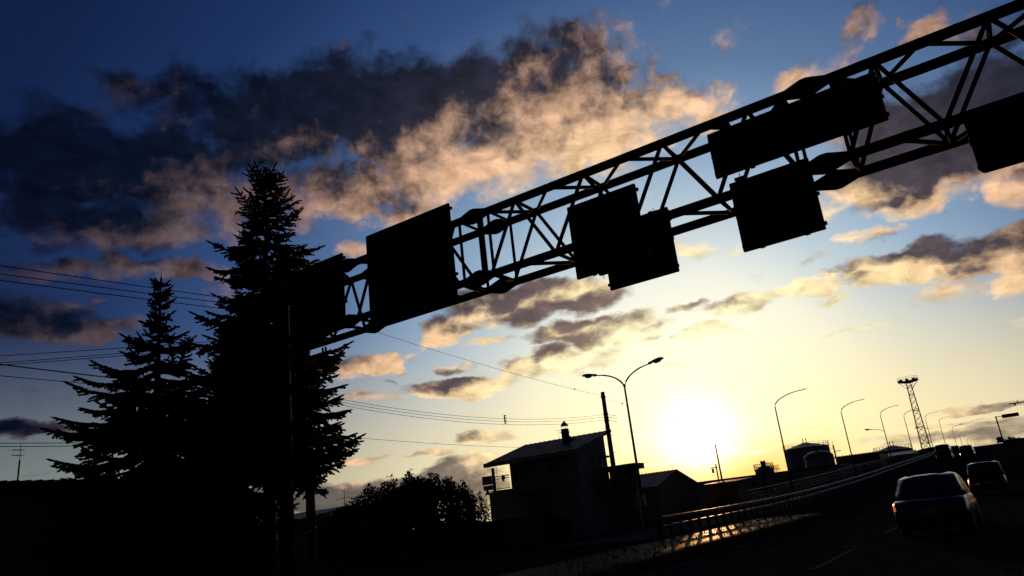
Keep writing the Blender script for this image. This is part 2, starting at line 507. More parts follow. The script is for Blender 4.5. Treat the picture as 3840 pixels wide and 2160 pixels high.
# painted dashes, edge lines
dash = MB().box((-.075, 0, 0), (.075, 4.0, .004)).build('lane_dash', PAINT, road)
dash.location = (-3.9, 15.6, .004)
for k in range(1, 4):
    piece(dash, road, (-3.9, 15.6 + 8.5 * k, .004 + zr(15.6 + 8.5 * k)))
for k in range(0, 4):
    piece(dash, road, (-.4, 10.0 + 8.5 * k, .004))
ed = MB().box((-.07, 0, .004), (.07, 55, .008)).build('edge_line', PAINT, road)
ed.location = (-7.05, -10, 0)
ed2 = MB().box((-.07, 0, .004), (.07, 46, .008)).build('edge_line', PAINT, road)
ed2.location = (-9.62, -6, 0)
st = MB().loft([[(-.07, -.05, .004), (.07, -.05, .004), (.07, .05, .004), (-.07, .05, .004)], [(-.05, -.03, .03), (.05, -.03, .03), (.05, .03, .03), (-.05, .03, .03)]])
st.build('road_stud', PAINT, road).location = (-.68, 14.05, 0)

# planted verge between the two carriageways, edged with kerb stones
verge = MB().box((-9.05, -12, -.3), (-7.35, 44, .10)).build('verge', SOIL, kind='structure')
ks = MB().loft([[(-.07, 0, -.1), (.07, 0, -.1), (.07, .98, -.1), (-.07, .98, -.1)], [(-.07, 0, .1), (.07, 0, .1), (.07, .98, .1), (-.07, .98, .1)], [(-.05, .015, .125), (.05, .015, .125), (.05, .965, .125), (-.05, .965, .125)]])
k0 = ks.build('kerb_stone', CONC, verge)
k0.location = (-9.13, 10, 0)
for k in range(1, 34):
    piece(k0, verge, (-9.13, 10 + k, 0))
for k in range(0, 34):
    piece(k0, verge, (-7.27, 10 + k, 0))

# ------------------------------------------------------------------ sign gantry
U1, U2, ZB, ZT = 13.0, 13.92, 6.85, 8.38
gantry = thing('sign_gantry', 'dark box truss gantry spanning over the road on a round post', 'gantry', (-16.54, 13.46, 0))
off = Vector((-16.54, 13.46, 0))


def gtube(name, pts, r, n=10, material=None):
    return MB().tube([Vector(p) - off for p in pts], r, n).build(name, material or STEEL, gantry, smooth=True)


VL, VR = -16.9, 9.5
for (u, z) in ((U1, ZT), (U2, ZT), (U1, ZB), (U2, ZB)):
    gtube('chord', [(VL, u, z), (VR, u, z)], .094, 12)
gtube('post', [(-16.54, 13.46, 0), (-16.54, 13.46, 8.6)], [.20, .165], 20)
gtube('post', [(9.0, 13.46, 0), (9.0, 13.46, 8.6)], [.20, .165], 20)
gtube('strut', [(-17.3, 13.46, 2.95), (-16.6, 13.46, 2.13)], .05, 8)
gtube('base_plate', [(-16.54, 13.46, 0.0), (-16.54, 13.46, .04)], .4, 16)
for v in (-16.54, 9.0):
    for z in (ZB, ZT):
        gtube('saddle', [(v, U1 - .12, z - .13), (v, U2 + .12, z - .13)], .07, 8)

BR = .042


def brace(p, q, r=BR):
    gtube('brace', [p, q], r, 6)


def section(nodes_top, nodes_bot):
    for (u) in (U1, U2):
        for t_ in nodes_top:
            for bt in nodes_bot:
                if abs(bt - t_) < 1.1:
                    brace((t_, u, ZT), (bt, u, ZB))
    for t_ in nodes_top:
        brace((t_, U1, ZT), (t_, U2, ZT))
    for bt in nodes_bot:
        brace((bt, U1, ZB), (bt, U2, ZB))
    for a, c in zip(nodes_bot[:-1], nodes_top):
        brace((a, U1, ZT), (c, U2, ZT))
    for c, a in zip(nodes_top, nodes_bot[1:]):
        brace((c, U2, ZT), (a, U1, ZT))
    for a, c in zip(nodes_top[:-1], nodes_bot[1:]):
        brace((a, U1, ZB), (c, U2, ZB))
    for c, a in zip(nodes_bot[1:], nodes_top[1:]):
        brace((c, U2, ZB), (a, U1, ZB))


section([-15.7, -14.2], [-16.4, -15.0, -13.75])
section([-12.4, -10.65], [-13.1, -11.5, -9.75])
section([-8.0, -6.22, -4.4, -2.65], [-8.83, -7.12, -5.3, -3.52, -1.98])
section([-.42, 1.3, 3.1, 4.9, 6.7], [-1.15, .3, 2.2, 4.0, 5.8, 7.6])
# bolted splices: a tapered hexagonal flange on every chord, frames either side
for vj in (-13.41, -9.18, -1.57):
    for (u, z) in ((U1, ZT), (U2, ZT), (U1, ZB), (U2, ZB)):
        s_ = MB()
        prof = [(-.36, .095), (-.06, .18), (.06, .18), (.36, .095)]
        rings = [[(vj + x - off.x, u + r * math.cos(k * math.tau / 4 + .3) - off.y, z + r * math.sin(k * math.tau / 4 + .3)) for k in range(4)] for x, r in prof]
        s_.loft(rings)
        s_.build('splice_flange', STEEL, gantry)
    for dv in ((-.42, .42) if vj > -13 else ()):
        for u in (U1, U2):
            brace((vj + dv, u, ZB), (vj + dv, u, ZT), .036)
        brace((vj + dv, U1, ZT), (vj + dv, U2, ZT), .036)
        brace((vj + dv, U1, ZB), (vj + dv, U2, ZB), .036)
brace((-9.0, U1, ZB), (-9.0, U1, ZT), .075)


def road_sign(label, v0, v1, z0, z1, u, rad=0.02, front=-1, ribs=True):
    o = thing('road_sign', label, 'road sign', ((v0 + v1) / 2, u, z0), 0, 'direction signs hung on the gantry')
    w, h = (v1 - v0) / 2, z1 - z0
    pts = []
    for cx, cz, a0 in ((w - rad, rad, -90), (w - rad, h - rad, 0), (-w + rad, h - rad, 90), (-w + rad, rad, 180)):
        for k in range(5):
            a = R(a0 + 22.5 * k)
            pts.append((cx + rad * math.cos(a), cz + rad * math.sin(a)))
    MB().loft([[(x, y, z) for x, z in pts] for y in (-.02, .02)]).build('panel', SIGNBACK, o)
    # stiffening rails and hangers between the panel and the truss
    s_ = 1 if front < 0 else -1
    nr = max(3, int(h / .45))
    for k in range(nr):
        z = .12 + (h - .24) * k / (nr - 1)
        MB().box((-w - .015, min(.021 * s_, .075 * s_), z - .03), (w + .03, max(.021 * s_, .075 * s_), z + .03)).build('rail', GALV, o)
    for x in (-w * .55, w * .55):
        MB().box((x - .04, min(.076 * s_, .13 * s_), 0.02), (x + .04, max(.076 * s_, .13 * s_), h - .02)).build('hanger', GALV, o)
    return o


NF, FF = U1 - .22, U2 + .22
sc = NF / 12.8
def near(v0, v1, z0, z1):
    return v0 * sc, v1 * sc, 1.55 + (z0 - 1.55) * sc, 1.55 + (z1 - 1.55) * sc
scf = FF / 14.1
def far_(v0, v1, z0, z1):
    return v0 * scf, v1 * scf, 1.55 + (z0 - 1.55) * scf, 1.55 + (z1 - 1.55) * scf
road_sign('leftmost dark sign board on the gantry, half hidden by the tall spruce', *near(-15.35, -13.33, 6.62, 8.67), NF)
road_sign('largest upright sign board on the gantry, right of the tall spruce', *near(-12.45, -9.70, 6.40, 8.85), NF)
road_sign('square sign board in mid gantry that overlaps a lower board behind', *near(-6.60, -5.02, 6.05, 7.66), NF)
road_sign('lower sign board behind the square one in mid gantry', *far_(-6.50, -4.90, 6.04, 7.50), FF, front=1)
road_sign('long wide sign board high on the gantry between its chords', *near(-3.42, -.44, 7.16, 8.09), NF)
road_sign('square sign board hanging under the long wide board of the gantry', *near(-3.21, -1.79, 5.63, 6.98), NF)
road_sign('sign board with rounded corner cut off by the right picture edge', *near(.53, 3.6, 5.79, 6.86), NF, rad=.08)
# signal lights with short spikes clamped to the long board and the lower boards
for (v, z, u, lab) in ((-3.05, 8.1, NF, 'small clamp on the top edge of the long board, near its left end'), (-1.0, 8.1, NF, 'small clamp on the top edge of the long board, near its right end'), (-2.0, 8.1, NF, 'small clamp on the top edge of the long board, at its middle'), (-5.25, 7.47, FF, 'small clamp on top of the lower board behind the square one'), (-6.0, 6.05, NF, 'small clamp under the bottom edge of the square board in mid gantry'), (-3.0, 6.99, NF, 'small clamp on top of the square board under the long board')):
    up_ = z > 6.5
    cl = tag(MB().box((-.09, -.05, 0), (.09, .05, .05)).tube([(0, 0, .03), (.01, 0, .14)], .008, 5).build('board_clamp', GALV), lab, 'clamp', 'clamps on the edges of the sign boards')
    cl.location = (v * sc, u, 1.55 + (z - 1.55) * sc + (0.0 if up_ else .0))
    if not up_:
        cl.rotation_euler = (0, math.pi, 0)

# ------------------------------------------------------------------ guard rail beside the road
rail = thing('guard_rail', 'low guard rail of two beams on posts, gleaming where the sun is', 'guard rail', (-14, 32, 0))
RU = [31.7] + list(np.arange(36, 200, 4.0))
for zt, hh in ((.86, .085), (.50, .075)):
    b = MB()
    b.loft([[(x, u - 32, zr(u) + zt + z) for x, z in ((-.05, -hh), (.05, -hh), (.085, -hh * .5), (.05, 0), (.085, hh * .5), (.05, hh), (-.05, hh))] for u in RU])
    b.build('beam', RAILM, rail)
pb = MB().box((-.07, -.06, 0), (.07, .06, .80)).build('post', RAILM, rail)
pb.location = (-.13, -.1, 0)
cb = MB().lathe([(.035, 0), (.04, .02), (.03, .04), (.01, .05)], n=8).build('bolt', GALV, rail)
cb.location = (.0, -.1, .946)
for k in range(1, 130):
    u = 31.9 + 1.22 * k
    piece(pb, rail, (-.13, u - 32, zr(u)))
    piece(cb, rail, (.0, u - 32, zr(u) + .946))
MB().box((-.12, -.55, .25), (.14, -.34, 1.0)).build('end_cap', PAINT, rail)

# parapet railing along the outer edge of the overpass
par = thing('parapet_railing', 'tall open railing of thin bars along the far edge of the overpass', 'railing', (-18.6, 57, 0))
PUU = list(np.arange(57.5, 150, 3.0)) + [150]
for zt, rr_ in ((1.20, .045), (.92, .025), (.68, .025), (.44, .025)):
    MB().tube([(0, u - 57, zr(u) + .13 + zt) for u in PUU], rr_, 8).build('bar', RAILM, par, smooth=True)
p0 = MB().box((-.05, -.05, 0), (.05, .05, 1.2)).build('post', GALV, par)
p0.location = (0, .5, zr(57.5) + .13)
for k in range(1, 62):
    u = 57.5 + 1.5 * k
    piece(p0, par, (0, u - 57, zr(u) + .13))
bal = thing('baluster_parapet', 'concrete balustrade on the crest of the overpass', 'railing', (-18.6, 150, 0))
BU = list(np.arange(150.5, 232, 4.0))
for zt, h_ in ((1.02, .16), (.13, .12)):
    b = MB()
    b.loft([[(-.13, u - 150, zr(u) + zt), (.13, u - 150, zr(u) + zt), (.13, u - 150, zr(u) + zt + h_), (-.13, u - 150, zr(u) + zt + h_)] for u in BU])
    b.build('coping', CONC, bal)
q0 = MB().lathe([(.09, 0), (.06, .1), (.11, .3), (.06, .62), (.09, .78)], n=8).build('baluster', CONC, bal)
q0.location = (0, .8, zr(150.8) + .245)
for k in range(1, 130):
    u = 150.8 + .62 * k
    piece(q0, bal, (0, u - 150, zr(u) + .245))
# low barrier along the other side of the climbing road
rb = thing('far_barrier', 'low dark barrier along the right edge of the overpass crest', 'barrier', (10.6, 60, 0))
MB().loft([[(-.15, u - 60, zr(u)), (.15, u - 60, zr(u)), (.1, u - 60, zr(u) + .95), (-.1, u - 60, zr(u) + .95)] for u in range(60, 441, 6)]).build('wall', CONC, rb)

# ------------------------------------------------------------------ street lamps
def luminaire(parent, p, d, lens=True):
    """cobra head at p pointing along d (unit +1/-1 in X)"""
    rings = []
    for t_, w, hh in ((-.25, .05, .05), (0, .10, .09), (.25, .17, .13), (.5, .18, .13), (.68, .12, .09), (.74, .03, .03)):
        rings.append([(p[0] + d * t_, p[1] + w * math.cos(k * math.tau / 10), p[2] + .06 + .10 * t_ + hh * max(-.25, math.sin(k * math.tau / 10))) for k in range(10)])
    hd = MB().loft(rings).build('lamp_head', STEEL, parent, smooth=True)
    if lens:
        rings = []
        for t_, w in ((.08, .05), (.2, .14), (.36, .16), (.5, .13), (.58, .04)):
            rings.append([(p[0] + d * t_, p[1] + w * math.cos(math.pi + k * math.pi / 6), p[2] + .035 + .10 * t_ + w * .85 * math.sin(math.pi + k * math.pi / 6)) for k in range(7)])
        MB().loft(rings).build('lamp_lens', LENS, hd, smooth=True)


def arm_pts(d, z0, rise, reach):
    pts = []
    for k in range(11):
        t_ = k / 10
        a = t_ * math.pi / 2
        pts.append((d * reach * (1 - math.cos(a)) ** .85 if t_ else 0.0, 0, z0 + rise * math.sin(a) ** .9 if t_ else z0))
    return pts


def lamp(label, u, v=-18.3, right=True, left=False, low_left=False, head=False, H=9.2, reach=2.75):
    z = zr(u) + (.13 if u > 30 else 0)
    o = thing('street_lamp', label, 'street lamp', (v, u, z), 0, 'street lamps along the overpass')
    zf = H - 1.15
    MB().tube([(0, 0, 0), (0, 0, .9), (0, 0, .95), (0, 0, zf)], [.11, .105, .085, .055], 12).build('pole', STEEL, o, smooth=True)
    MB().tube([(0, 0, 0), (0, 0, .06)], .2, 12).build('base_flange', STEEL, o)
    for on, d in ((right, 1), (left, -1)):
        if on:
            pts = arm_pts(d, zf - .02, 1.1, reach)
            MB().tube(pts, [.052] * 4 + [.045] * 4 + [.036] * 3, 8).build('arm', STEEL, o, smooth=True)
            luminaire(o, pts[-1], d) if head else MB().tube([Vector(pts[-1]) + Vector((-.02 * d, 0, 0)), Vector(pts[-1]) + Vector((.4 * d, 0, .05))], [.045, .03], 8).build('lamp_head', STEEL, o, smooth=True)
    if low_left:
        pts = arm_pts(-1, zf - 2.9, .75, 2.2)
        MB().tube(pts, .04, 8).build('arm', STEEL, o, smooth=True)
        luminaire(o, pts[-1], -1)
    return o


def double_lamp():
    o = lamp('tall street lamp with two curved arms beside the two storey house', 39.5, right=True, left=True, head=True, H=9.15, reach=1.95)


double_lamp()
LU = [72, 104, 137.5, 169, 211, 249, 292, 320, 358, 401, 446]
for k, u in enumerate(LU):
    nm = ['bare curved lamp post nearest the sun, in front of the large tank', 'bare curved lamp post second along the overpass, above the dark shed',
          'lamp post with an extra low arm pointing left, third along the overpass', 'lamp post just left of the lattice tower',
          'lamp post just right of the lattice tower, with a low left arm', 'sixth lamp post along the overpass, right of the tower',
          'lamp post with a visible lamp head near the overpass crest', 'eighth lamp post along the overpass, past its crest',
          'ninth lamp post along the overpass, half sunk behind the crest', 'tenth lamp post along the overpass, only its bend shows', 'farthest lamp post, its tip just above the road crest'][k]
    lamp(nm, u, low_left=k in (2, 4), head=k == 6, H=9.3)

# ------------------------------------------------------------------ poles and wires
def utility_pole(label, v, u, h, r0=.19, r1=.12):
    o = thing('utility_pole', label, 'utility pole', (v, u, 0), 0, 'utility poles')
    MB().tube([(0, 0, 0), (0, 0, h)], [r0, r1], 16).build('pole', WOODPOLE, o, smooth=True)
    for k in range(8):
        z = h * .38 + k * h * .06
        s_ = 1 if k % 2 else -1
        MB().tube([(0, 0, z), (.3 * s_, 0, z)], .012, 5).build('step_bolt', GALV, o)
    return o


def insulator(o, p):
    MB().lathe([(.02, 0), (.055, .03), (.03, .07), (.055, .1), (.03, .14), (.04, .17), (.015, .2)], p, 8).build('insulator', CONC, o)


ua = utility_pole('utility pole with transformer standing among the spruces', -22.7, 19.6, 11.0, .19, .13)
for z in (10.2, 9.3):
    MB().box((-1.0, -.05, z), (1.0, .05, z + .1)).build('crossarm', GALV, ua)
    for x in (-.9, -.35, .9):
        insulator(ua, (x, 0, z + .1))
MB().box((.05, -.05, 8.55), (1.15, .05, 8.64)).build('crossarm', GALV, ua)
for x in (.95, 1.12):
    insulator(ua, (x, 0, 8.64))
MB().tube([(1.0, 0, 8.5), (1.0, 0, 8.28)], .07, 8).tube([(1.0, 0, 8.3), (.92, 0, 7.9), (.86, 0, 7.6)], .012, 5).build('fuse_cutout', CONC, ua)
MB().lathe([(.20, 0), (.23, .03), (.23, .62), (.18, .68), (.05, .70)], (.42, 0, 7.3), 14).build('transformer', STEEL, ua)
ub = utility_pole('bare utility pole rising against the sky beside the house gable', -20.15, 40.24, 8.3, .17, .12)
for z in (8.0, 6.95, 6.75, 6.55):
    MB().tube([(0, 0, z - .05), (0, 0, z + .05)], .15, 12).build('band', GALV, ub)
for z in (6.95, 6.8, 6.6):
    MB().tube([(0, 0, z), (.55, .3, z - .18)], .014, 5).build('spike', GALV, ub)
uc = utility_pole('thin utility pole in front of the setting sun', -29.2, 85.1, 7.2, .14, .07)
ud = utility_pole('short far utility pole left of the thin pole under the sun', -39.4, 113.3, 6.2, .13, .1)
MB().box((-.9, -.05, 5.6), (.2, .05, 5.75)).build('crossarm', GALV, ud)
MB().box((-.75, -.1, 4.9), (-.45, .1, 5.55)).build('transformer', STEEL, ud)
ue = utility_pole('short utility pole between the large tank and the dark shed', -24.0, 123.5, 7.0, .15, .11)
MB().box((-.1, -.05, 6.0), (.9, .05, 6.1)).build('crossarm', GALV, ue)


def wire(label, p, q, sag, r=.014, group='overhead wires'):
    p, q = Vector(p), Vector(q)
    pts = []
    for k in range(25):
        t_ = k / 24
        c = p.lerp(q, t_)
        c.z -= sag * 4 * t_ * (1 - t_)
        pts.append(c)
    o = MB().tube([a - p for a in pts], r, 6).build('overhead_wire', BLACKW, smooth=True)
    o.location = p
    return tag(o, label, 'wire', group)


def ext(p, q, k):
    """point k times the distance from p through q"""
    p, q = Vector(p), Vector(q)
    return p + (q - p) * k


A = (-22.7, 19.6)
tops = [((-22.65, 19.66, 10.67), (-22.75, 8.51, 10.13), 'highest of the three wires sloping down to the spruces at far left'),
        ((-22.66, 19.66, 10.5), (-22.75, 8.54, 9.88), 'middle of the three wires sloping down to the spruces at far left'),
        ((-22.66, 19.66, 10.26), (-22.75, 8.55, 9.69), 'lowest of the three wires sloping down to the spruces at far left')]
for p, q, l in tops:
    wire(l, ext(p, q, 1.6), p, .06)
for dz, q, l in ((9.6, (-32, 12.3, 9.98), 'highest of three wires rising to the spruces in mid left'), (9.48, (-32, 12.32, 9.7), 'middle of three wires rising to the spruces in mid left'), (9.37, (-32, 12.33, 9.61), 'lowest of three wires rising to the spruces in mid left')):
    p = (A[0], A[1], dz)
    wire(l, ext(p, q, 2.2), p, .15)
for dz, q, l, r in ((6.92, (-22.75, 8.78, 7.3), 'thick cable falling to the spruces below the mid left wires', .018), (6.85, (-22.75, 8.8, 6.98), 'thin cable just below the thick one at left', .011),
                    (5.45, (-22.75, 8.94, 5.25), 'upper of two low wires above the left roof antenna', .011), (5.35, (-22.75, 8.95, 5.16), 'lower of two low wires above the left roof antenna', .011)):
    p = (A[0], A[1], dz)
    wire(l, ext(p, q, 2.0), p, .1 if dz > 6 else .22, r)
P3 = Vector((-20.15, 40.24, 0))
for k, (za, zb_) in enumerate(((7.2, 6.95), (7.08, 6.8), (6.96, 6.62))):
    wire(['top', 'middle', 'bottom'][k] + ' strand of the three wires running from the spruces to the house pole', (A[0], A[1], za), (P3.x, P3.y, zb_), .62, .009)
wire('single high wire running down to the top of the house pole', (A[0], A[1], 10.7), (P3.x, P3.y, 8.05), .22, .008)
wire('low single wire running behind the house chimney', (A[0], A[1], 5.6), (-20.9, 34.5, 4.97), .12, .008)
wire('short wire leaving the house pole towards the sun', (P3.x, P3.y, 8.0), (-17.5, 62, 4.6), .15, .006)
for k, (p, l) in enumerate((((-20.5, 37.42, 8.33), 'small round weight on the high wire left of the house pole'), ((-19.9, 42.24, 7.68), 'small round weight on the wire right of the house pole'))):
    o = MB().lathe([(.005, -.045), (.04, -.03), (.05, 0), (.04, .03), (.005, .045)], n=10).build('wire_weight', BLACKW, smooth=True)
    o.location = p
    tag(o, l, 'wire weight')
sp = tag(MB().box((-.025, -.025, -.22), (.025, .025, .22)).box((.02, -.02, .17), (.11, .02, .2)).box((.02, -.02, .05), (.11, .02, .08)).box((.02, -.02, -.09), (.11, .02, -.06)).box((.02, -.02, -.22), (.1, .02, -.19)).build('wire_spacer', BLACKW), 'small comb shaped spacer hanging on the three strand wires', 'spacer')
sp.location = (-21.28, 31.1, 6.42)

# ------------------------------------------------------------------ two storey house with a lean-to roof
house = thing('house', 'two storey house with a single slope roof, balcony and chimney', 'house', (-26, 44, 0))
HO = Vector((-26, 44, 0))


def hb(name, a, b_, material, parent=None):
    p = parent or house
    o = Vector(HO)
    return MB().box(Vector(a) - o, Vector(b_) - o).build(name, material, p)


VC, VW, UF, UB = -23.58, -28.75, 42.0, 46.25     # right corner, left corner, front, back
zroof = lambda u: 5.30 + (u - 41.3) * .262
w = MB()
w.loft([[(x - HO.x, UF - HO.y, 0), (x - HO.x, UB - HO.y, 0), (x - HO.x, UB - HO.y, zroof(UB) - .17), (x - HO.x, UF - HO.y, zroof(UF) - .17)] for x in (VW, VC)])
w.build('wall', STUCCO, house)
# roof slab, deeper on the left where it shelters the balcony
rf = MB()
rf.loft([[(x - HO.x, 41.3 - HO.y, zroof(41.3) - .16), (x - HO.x, 46.6 - HO.y, zroof(46.6) - .16), (x - HO.x, 46.6 - HO.y, zroof(46.6)), (x - HO.x, 41.3 - HO.y, zroof(41.3))] for x in (-30.35, -23.1)])
roof = rf.build('roof', ROOF, house)
for k in range(18):
    x = -30.2 + k * .415
    MB().loft([[(x - HO.x - .018, 41.28 - HO.y, zroof(41.28)), (x - HO.x + .018, 41.28 - HO.y, zroof(41.28)), (x - HO.x + .018, 41.28 - HO.y, zroof(41.28) + .035), (x - HO.x - .018, 41.28 - HO.y, zroof(41.28) + .035)],
               [(x - HO.x - .018, 46.62 - HO.y, zroof(46.62)), (x - HO.x + .018, 46.62 - HO.y, zroof(46.62)), (x - HO.x + .018, 46.62 - HO.y, zroof(46.62) + .035), (x - HO.x - .018, 46.62 - HO.y, zroof(46.62) + .035)]]).build('standing_seam', ROOF, roof)
MB().box((-30.38 - HO.x, 41.24 - HO.y, 5.05), (-23.06 - HO.x, 41.297 - HO.y, 5.32)).build('fascia', WOODTRIM, house)
# chimney with conical cowl
ch = MB().box((-26.02 - HO.x, 44.75 - HO.y, 5.9), (-25.62 - HO.x, 45.15 - HO.y, 7.12)).box((-26.06 - HO.x, 44.71 - HO.y, 6.85), (-25.58 - HO.x, 45.19 - HO.y, 6.9)).build('chimney', CONC, house)
MB().lathe([(.30, 0), (.29, .02), (.01, .36)], (-25.81 - HO.x, 44.95 - HO.y, 7.32), 14).build('cowl', STEEL, ch)
for dx, dy in ((-.15, -.15), (.15, -.15), (.15, .15), (-.15, .15)):
    MB().tube([(-25.81 - HO.x + dx, 44.95 - HO.y + dy, 7.1), (-25.81 - HO.x + dx, 44.95 - HO.y + dy, 7.36)], .012, 5).build('cowl_stay', STEEL, ch)
MB().loft([[(-25.62 - HO.x, 44.8 - HO.y, 6.3), (-25.62 - HO.x, 45.15 - HO.y, 6.3), (-25.62 - HO.x, 45.15 - HO.y, 6.62), (-25.62 - HO.x, 44.8 - HO.y, 6.55)], [(-25.1 - HO.x, 44.8 - HO.y, 6.2), (-25.1 - HO.x, 45.15 - HO.y, 6.3), (-25.1 - HO.x, 45.15 - HO.y, 6.36), (-25.1 - HO.x, 44.8 - HO.y, 6.28)]]).build('flashing', ROOF, house)


def window(parent, side, a0, a1, z0, z1, plane, split=True, o=HO):
    """framed window on a front (plane = Y) or right side (plane = X) wall"""
    def bx(nm, p0, p1, q0, q1, d0, d1, m, par):
        if side == 'front':
            return MB().box((p0 - o.x, plane - d1 - o.y, q0 - o.z), (p1 - o.x, plane - d0 - o.y, q1 - o.z)).build(nm, m, par)
        return MB().box((plane + d0 - o.x, p0 - o.y, q0 - o.z), (plane + d1 - o.x, p1 - o.y, q1 - o.z)).build(nm, m, par)
    wd = bx('window', a0 + .05, a1 - .05, z0 + .05, z1 - .05, .003, .03, GLASS, parent)
    bx('frame', a0 - .06, a0 + .045, z0 - .06, z1 + .06, .003, .09, WOODTRIM, wd)
    bx('frame', a1 - .045, a1 + .06, z0 - .06, z1 + .06, .003, .09, WOODTRIM, wd)
    bx('frame', a0 + .046, a1 - .046, z1 - .045, z1 + .06, .003, .088, WOODTRIM, wd)
    bx('frame', a0 + .046, a1 - .046, z0 - .06, z0 + .045, .003, .088, WOODTRIM, wd)
    if split:
        mid = (a0 + a1) / 2
        bx('mullion', mid - .03, mid + .03, z0 + .046, z1 - .046, .031, .07, WOODTRIM, wd)
    bx('sill', a0 - .12, a1 + .12, z0 - .16, z0 - .065, .003, .16, WOODTRIM, wd)
    return wd


window(house, 'front', -28.5, -27.25, 3.95, 4.92, UF)
window(house, 'front', -25.85, -24.65, 3.92, 4.95, UF)
window(house, 'front', -27.6, -25.65, 1.0, 2.95, UF)
hb('canopy', (-27.9, 41.35, 3.08), (-25.35, 41.995, 3.2), ROOF)
window(house, 'side', 44.35, 44.7, 3.9, 5.1, VC, split=False)
window(house, 'side', 45.35, 45.75, 3.9, 4.72, VC, split=False)
MB().box((VC - HO.x + .003, 45.25 - HO.y, 4.82), (VC - HO.x + .4, 46.1 - HO.y, 4.94)).build('window_hood', ROOF, house)
hb('box_vent', (-24.4, 41.92, 4.45), (-24.3, 41.997, 4.75), WOODTRIM)
# balcony on posts at the left, ground floor annexe under it
hb('annexe', (-30.75, 42.1, 0), (-28.753, 45.6, 3.42), STUCCO)
hb('balcony_floor', (-30.4, 41.7, 3.423), (-28.753, 45.5, 3.5), CONC)
bal_post = hb('balcony_post', (-30.12, 41.75, 3.503), (-29.96, 41.9, 5.0), WOODTRIM)
br_ = MB().box((-29.95 - HO.x, 41.80 - HO.y, 4.38), (-28.76 - HO.x, 41.85 - HO.y, 4.44)).box((-29.95 - HO.x, 41.80 - HO.y, 3.56), (-28.76 - HO.x, 41.85 - HO.y, 3.61)).box((-29.95 - HO.x, 41.81 - HO.y, 4.22), (-28.76 - HO.x, 41.84 - HO.y, 4.26)).build('balcony_railing', STEEL, house)
for k in range(13):
    x = -29.9 + k * .092
    MB().box((x - .01 - HO.x, 41.815 - HO.y, 3.6), (x + .01 - HO.x, 41.835 - HO.y, 4.38)).build('baluster', STEEL, br_)
hb('balcony_panel', (-30.95, 41.72, 3.95), (-30.13, 41.76, 4.52), WOODTRIM)
hb('balcony_panel', (-30.9, 41.72, 3.58), (-30.13, 41.76, 3.9), WOODTRIM)
MB().box((-29.3 - HO.x, 41.78 - HO.y, 4.05), (-29.12 - HO.x, 41.795 - HO.y, 4.45)).box((-29.36 - HO.x, 41.78 - HO.y, 4.18), (-29.06 - HO.x, 41.795 - HO.y, 4.36)).build('hung_cloth', SHEDWALL, house)
MB().tube([(-29.75 - HO.x, 41.9 - HO.y, 3.5), (-29.8 - HO.x, 41.9 - HO.y, 5.05)], .015, 5).build('clothes_pole', GALV, house)
MB().lathe([(.2, 0), (.14, .12), (.03, .36), (.01, .42)], (-30.42 - HO.x, 41.5 - HO.y, 3.28), 10).build('finial', CONC, house)
# small roof aerial of the house
an = thing('roof_aerial', 'thin television aerial on the roof left of the chimney', 'aerial', (-26.36, 45.0, zroof(45)))
MB().tube([(0, 0, 0), (-.02, 0, .85)], .012, 5).build('mast', GALV, an)
MB().tube([(-.26, 0, .88), (.16, .05, .82)], .010, 5).build('boom', GALV, an)
for k in range(5):
    x = -.2 + .08 * k
    MB().tube([(x, -.14, .872 - .012 * k), (x, .14, .872 - .012 * k)], .006, 4).build('element', GALV, an)

# flat roofed block behind the house, two round emblems on its wall
blk = thing('flat_roof_block', 'flat roofed block joined to the back of the house, two round emblems on its wall', 'building', (-22.5, 48, 0))
BO = Vector((-22.5, 48, 0))
MB().box((-23.57 - BO.x, 46.3 - BO.y, 0), (-21.75 - BO.x, 47.2 - BO.y, 3.85)).build('wall', STUCCO, blk)
MB().box((-23.57 - BO.x, 45.75 - BO.y, 3.853), (-21.4 - BO.x, 47.35 - BO.y, 4.22)).build('roof', ROOF, blk)
for (x, z, r_) in ((-22.42, 3.1, .3), (-22.42, 2.1, .31)):
    e_ = MB()
    e_.loft([[(x - BO.x + r_ * math.cos(k * math.tau / 28), y, z + r_ * math.sin(k * math.tau / 28)) for k in range(28)] for y in (46.297 - BO.y, 46.25 - BO.y)])
    em = e_.build('emblem', SHEDWALL if z > 2.5 else WOODTRIM, blk)
    e2 = MB()
    for k in range(6):
        a0 = k * math.tau / 6
        e2.add([(x - BO.x + r_ * .62 * math.cos(a0 + q), 46.247 - BO.y, z + r_ * .62 * math.sin(a0 + q)) for q in (-.22, .22)] + [(x - BO.x + r_ * .2 * math.cos(a0 + q), 46.247 - BO.y, z + r_ * .2 * math.sin(a0 + q)) for q in (.3, -.3)], [(0, 1, 2, 3)])
    if z < 2.5:
        e2.build('petal', SHEDWALL, em)
hbx = MB().box((-23.55 - BO.x, 44.0 - BO.y, 2.55), (-22.9 - BO.x, 46.0 - BO.y, 3.25)).build('side_canopy', SHEDWALL, blk)
gm = thing('meter_box', 'pale meter cabinets strapped to the lamp post behind the house', 'meter box', (-18.3, 39.2, 1.2))
MB().box((-.33, -.15, .3), (-.12, .1, .95)).build('cabinet', PLATE, gm)
MB().box((.12, -.15, .25), (.3, .1, .9)).build('cabinet', PLATE, gm)

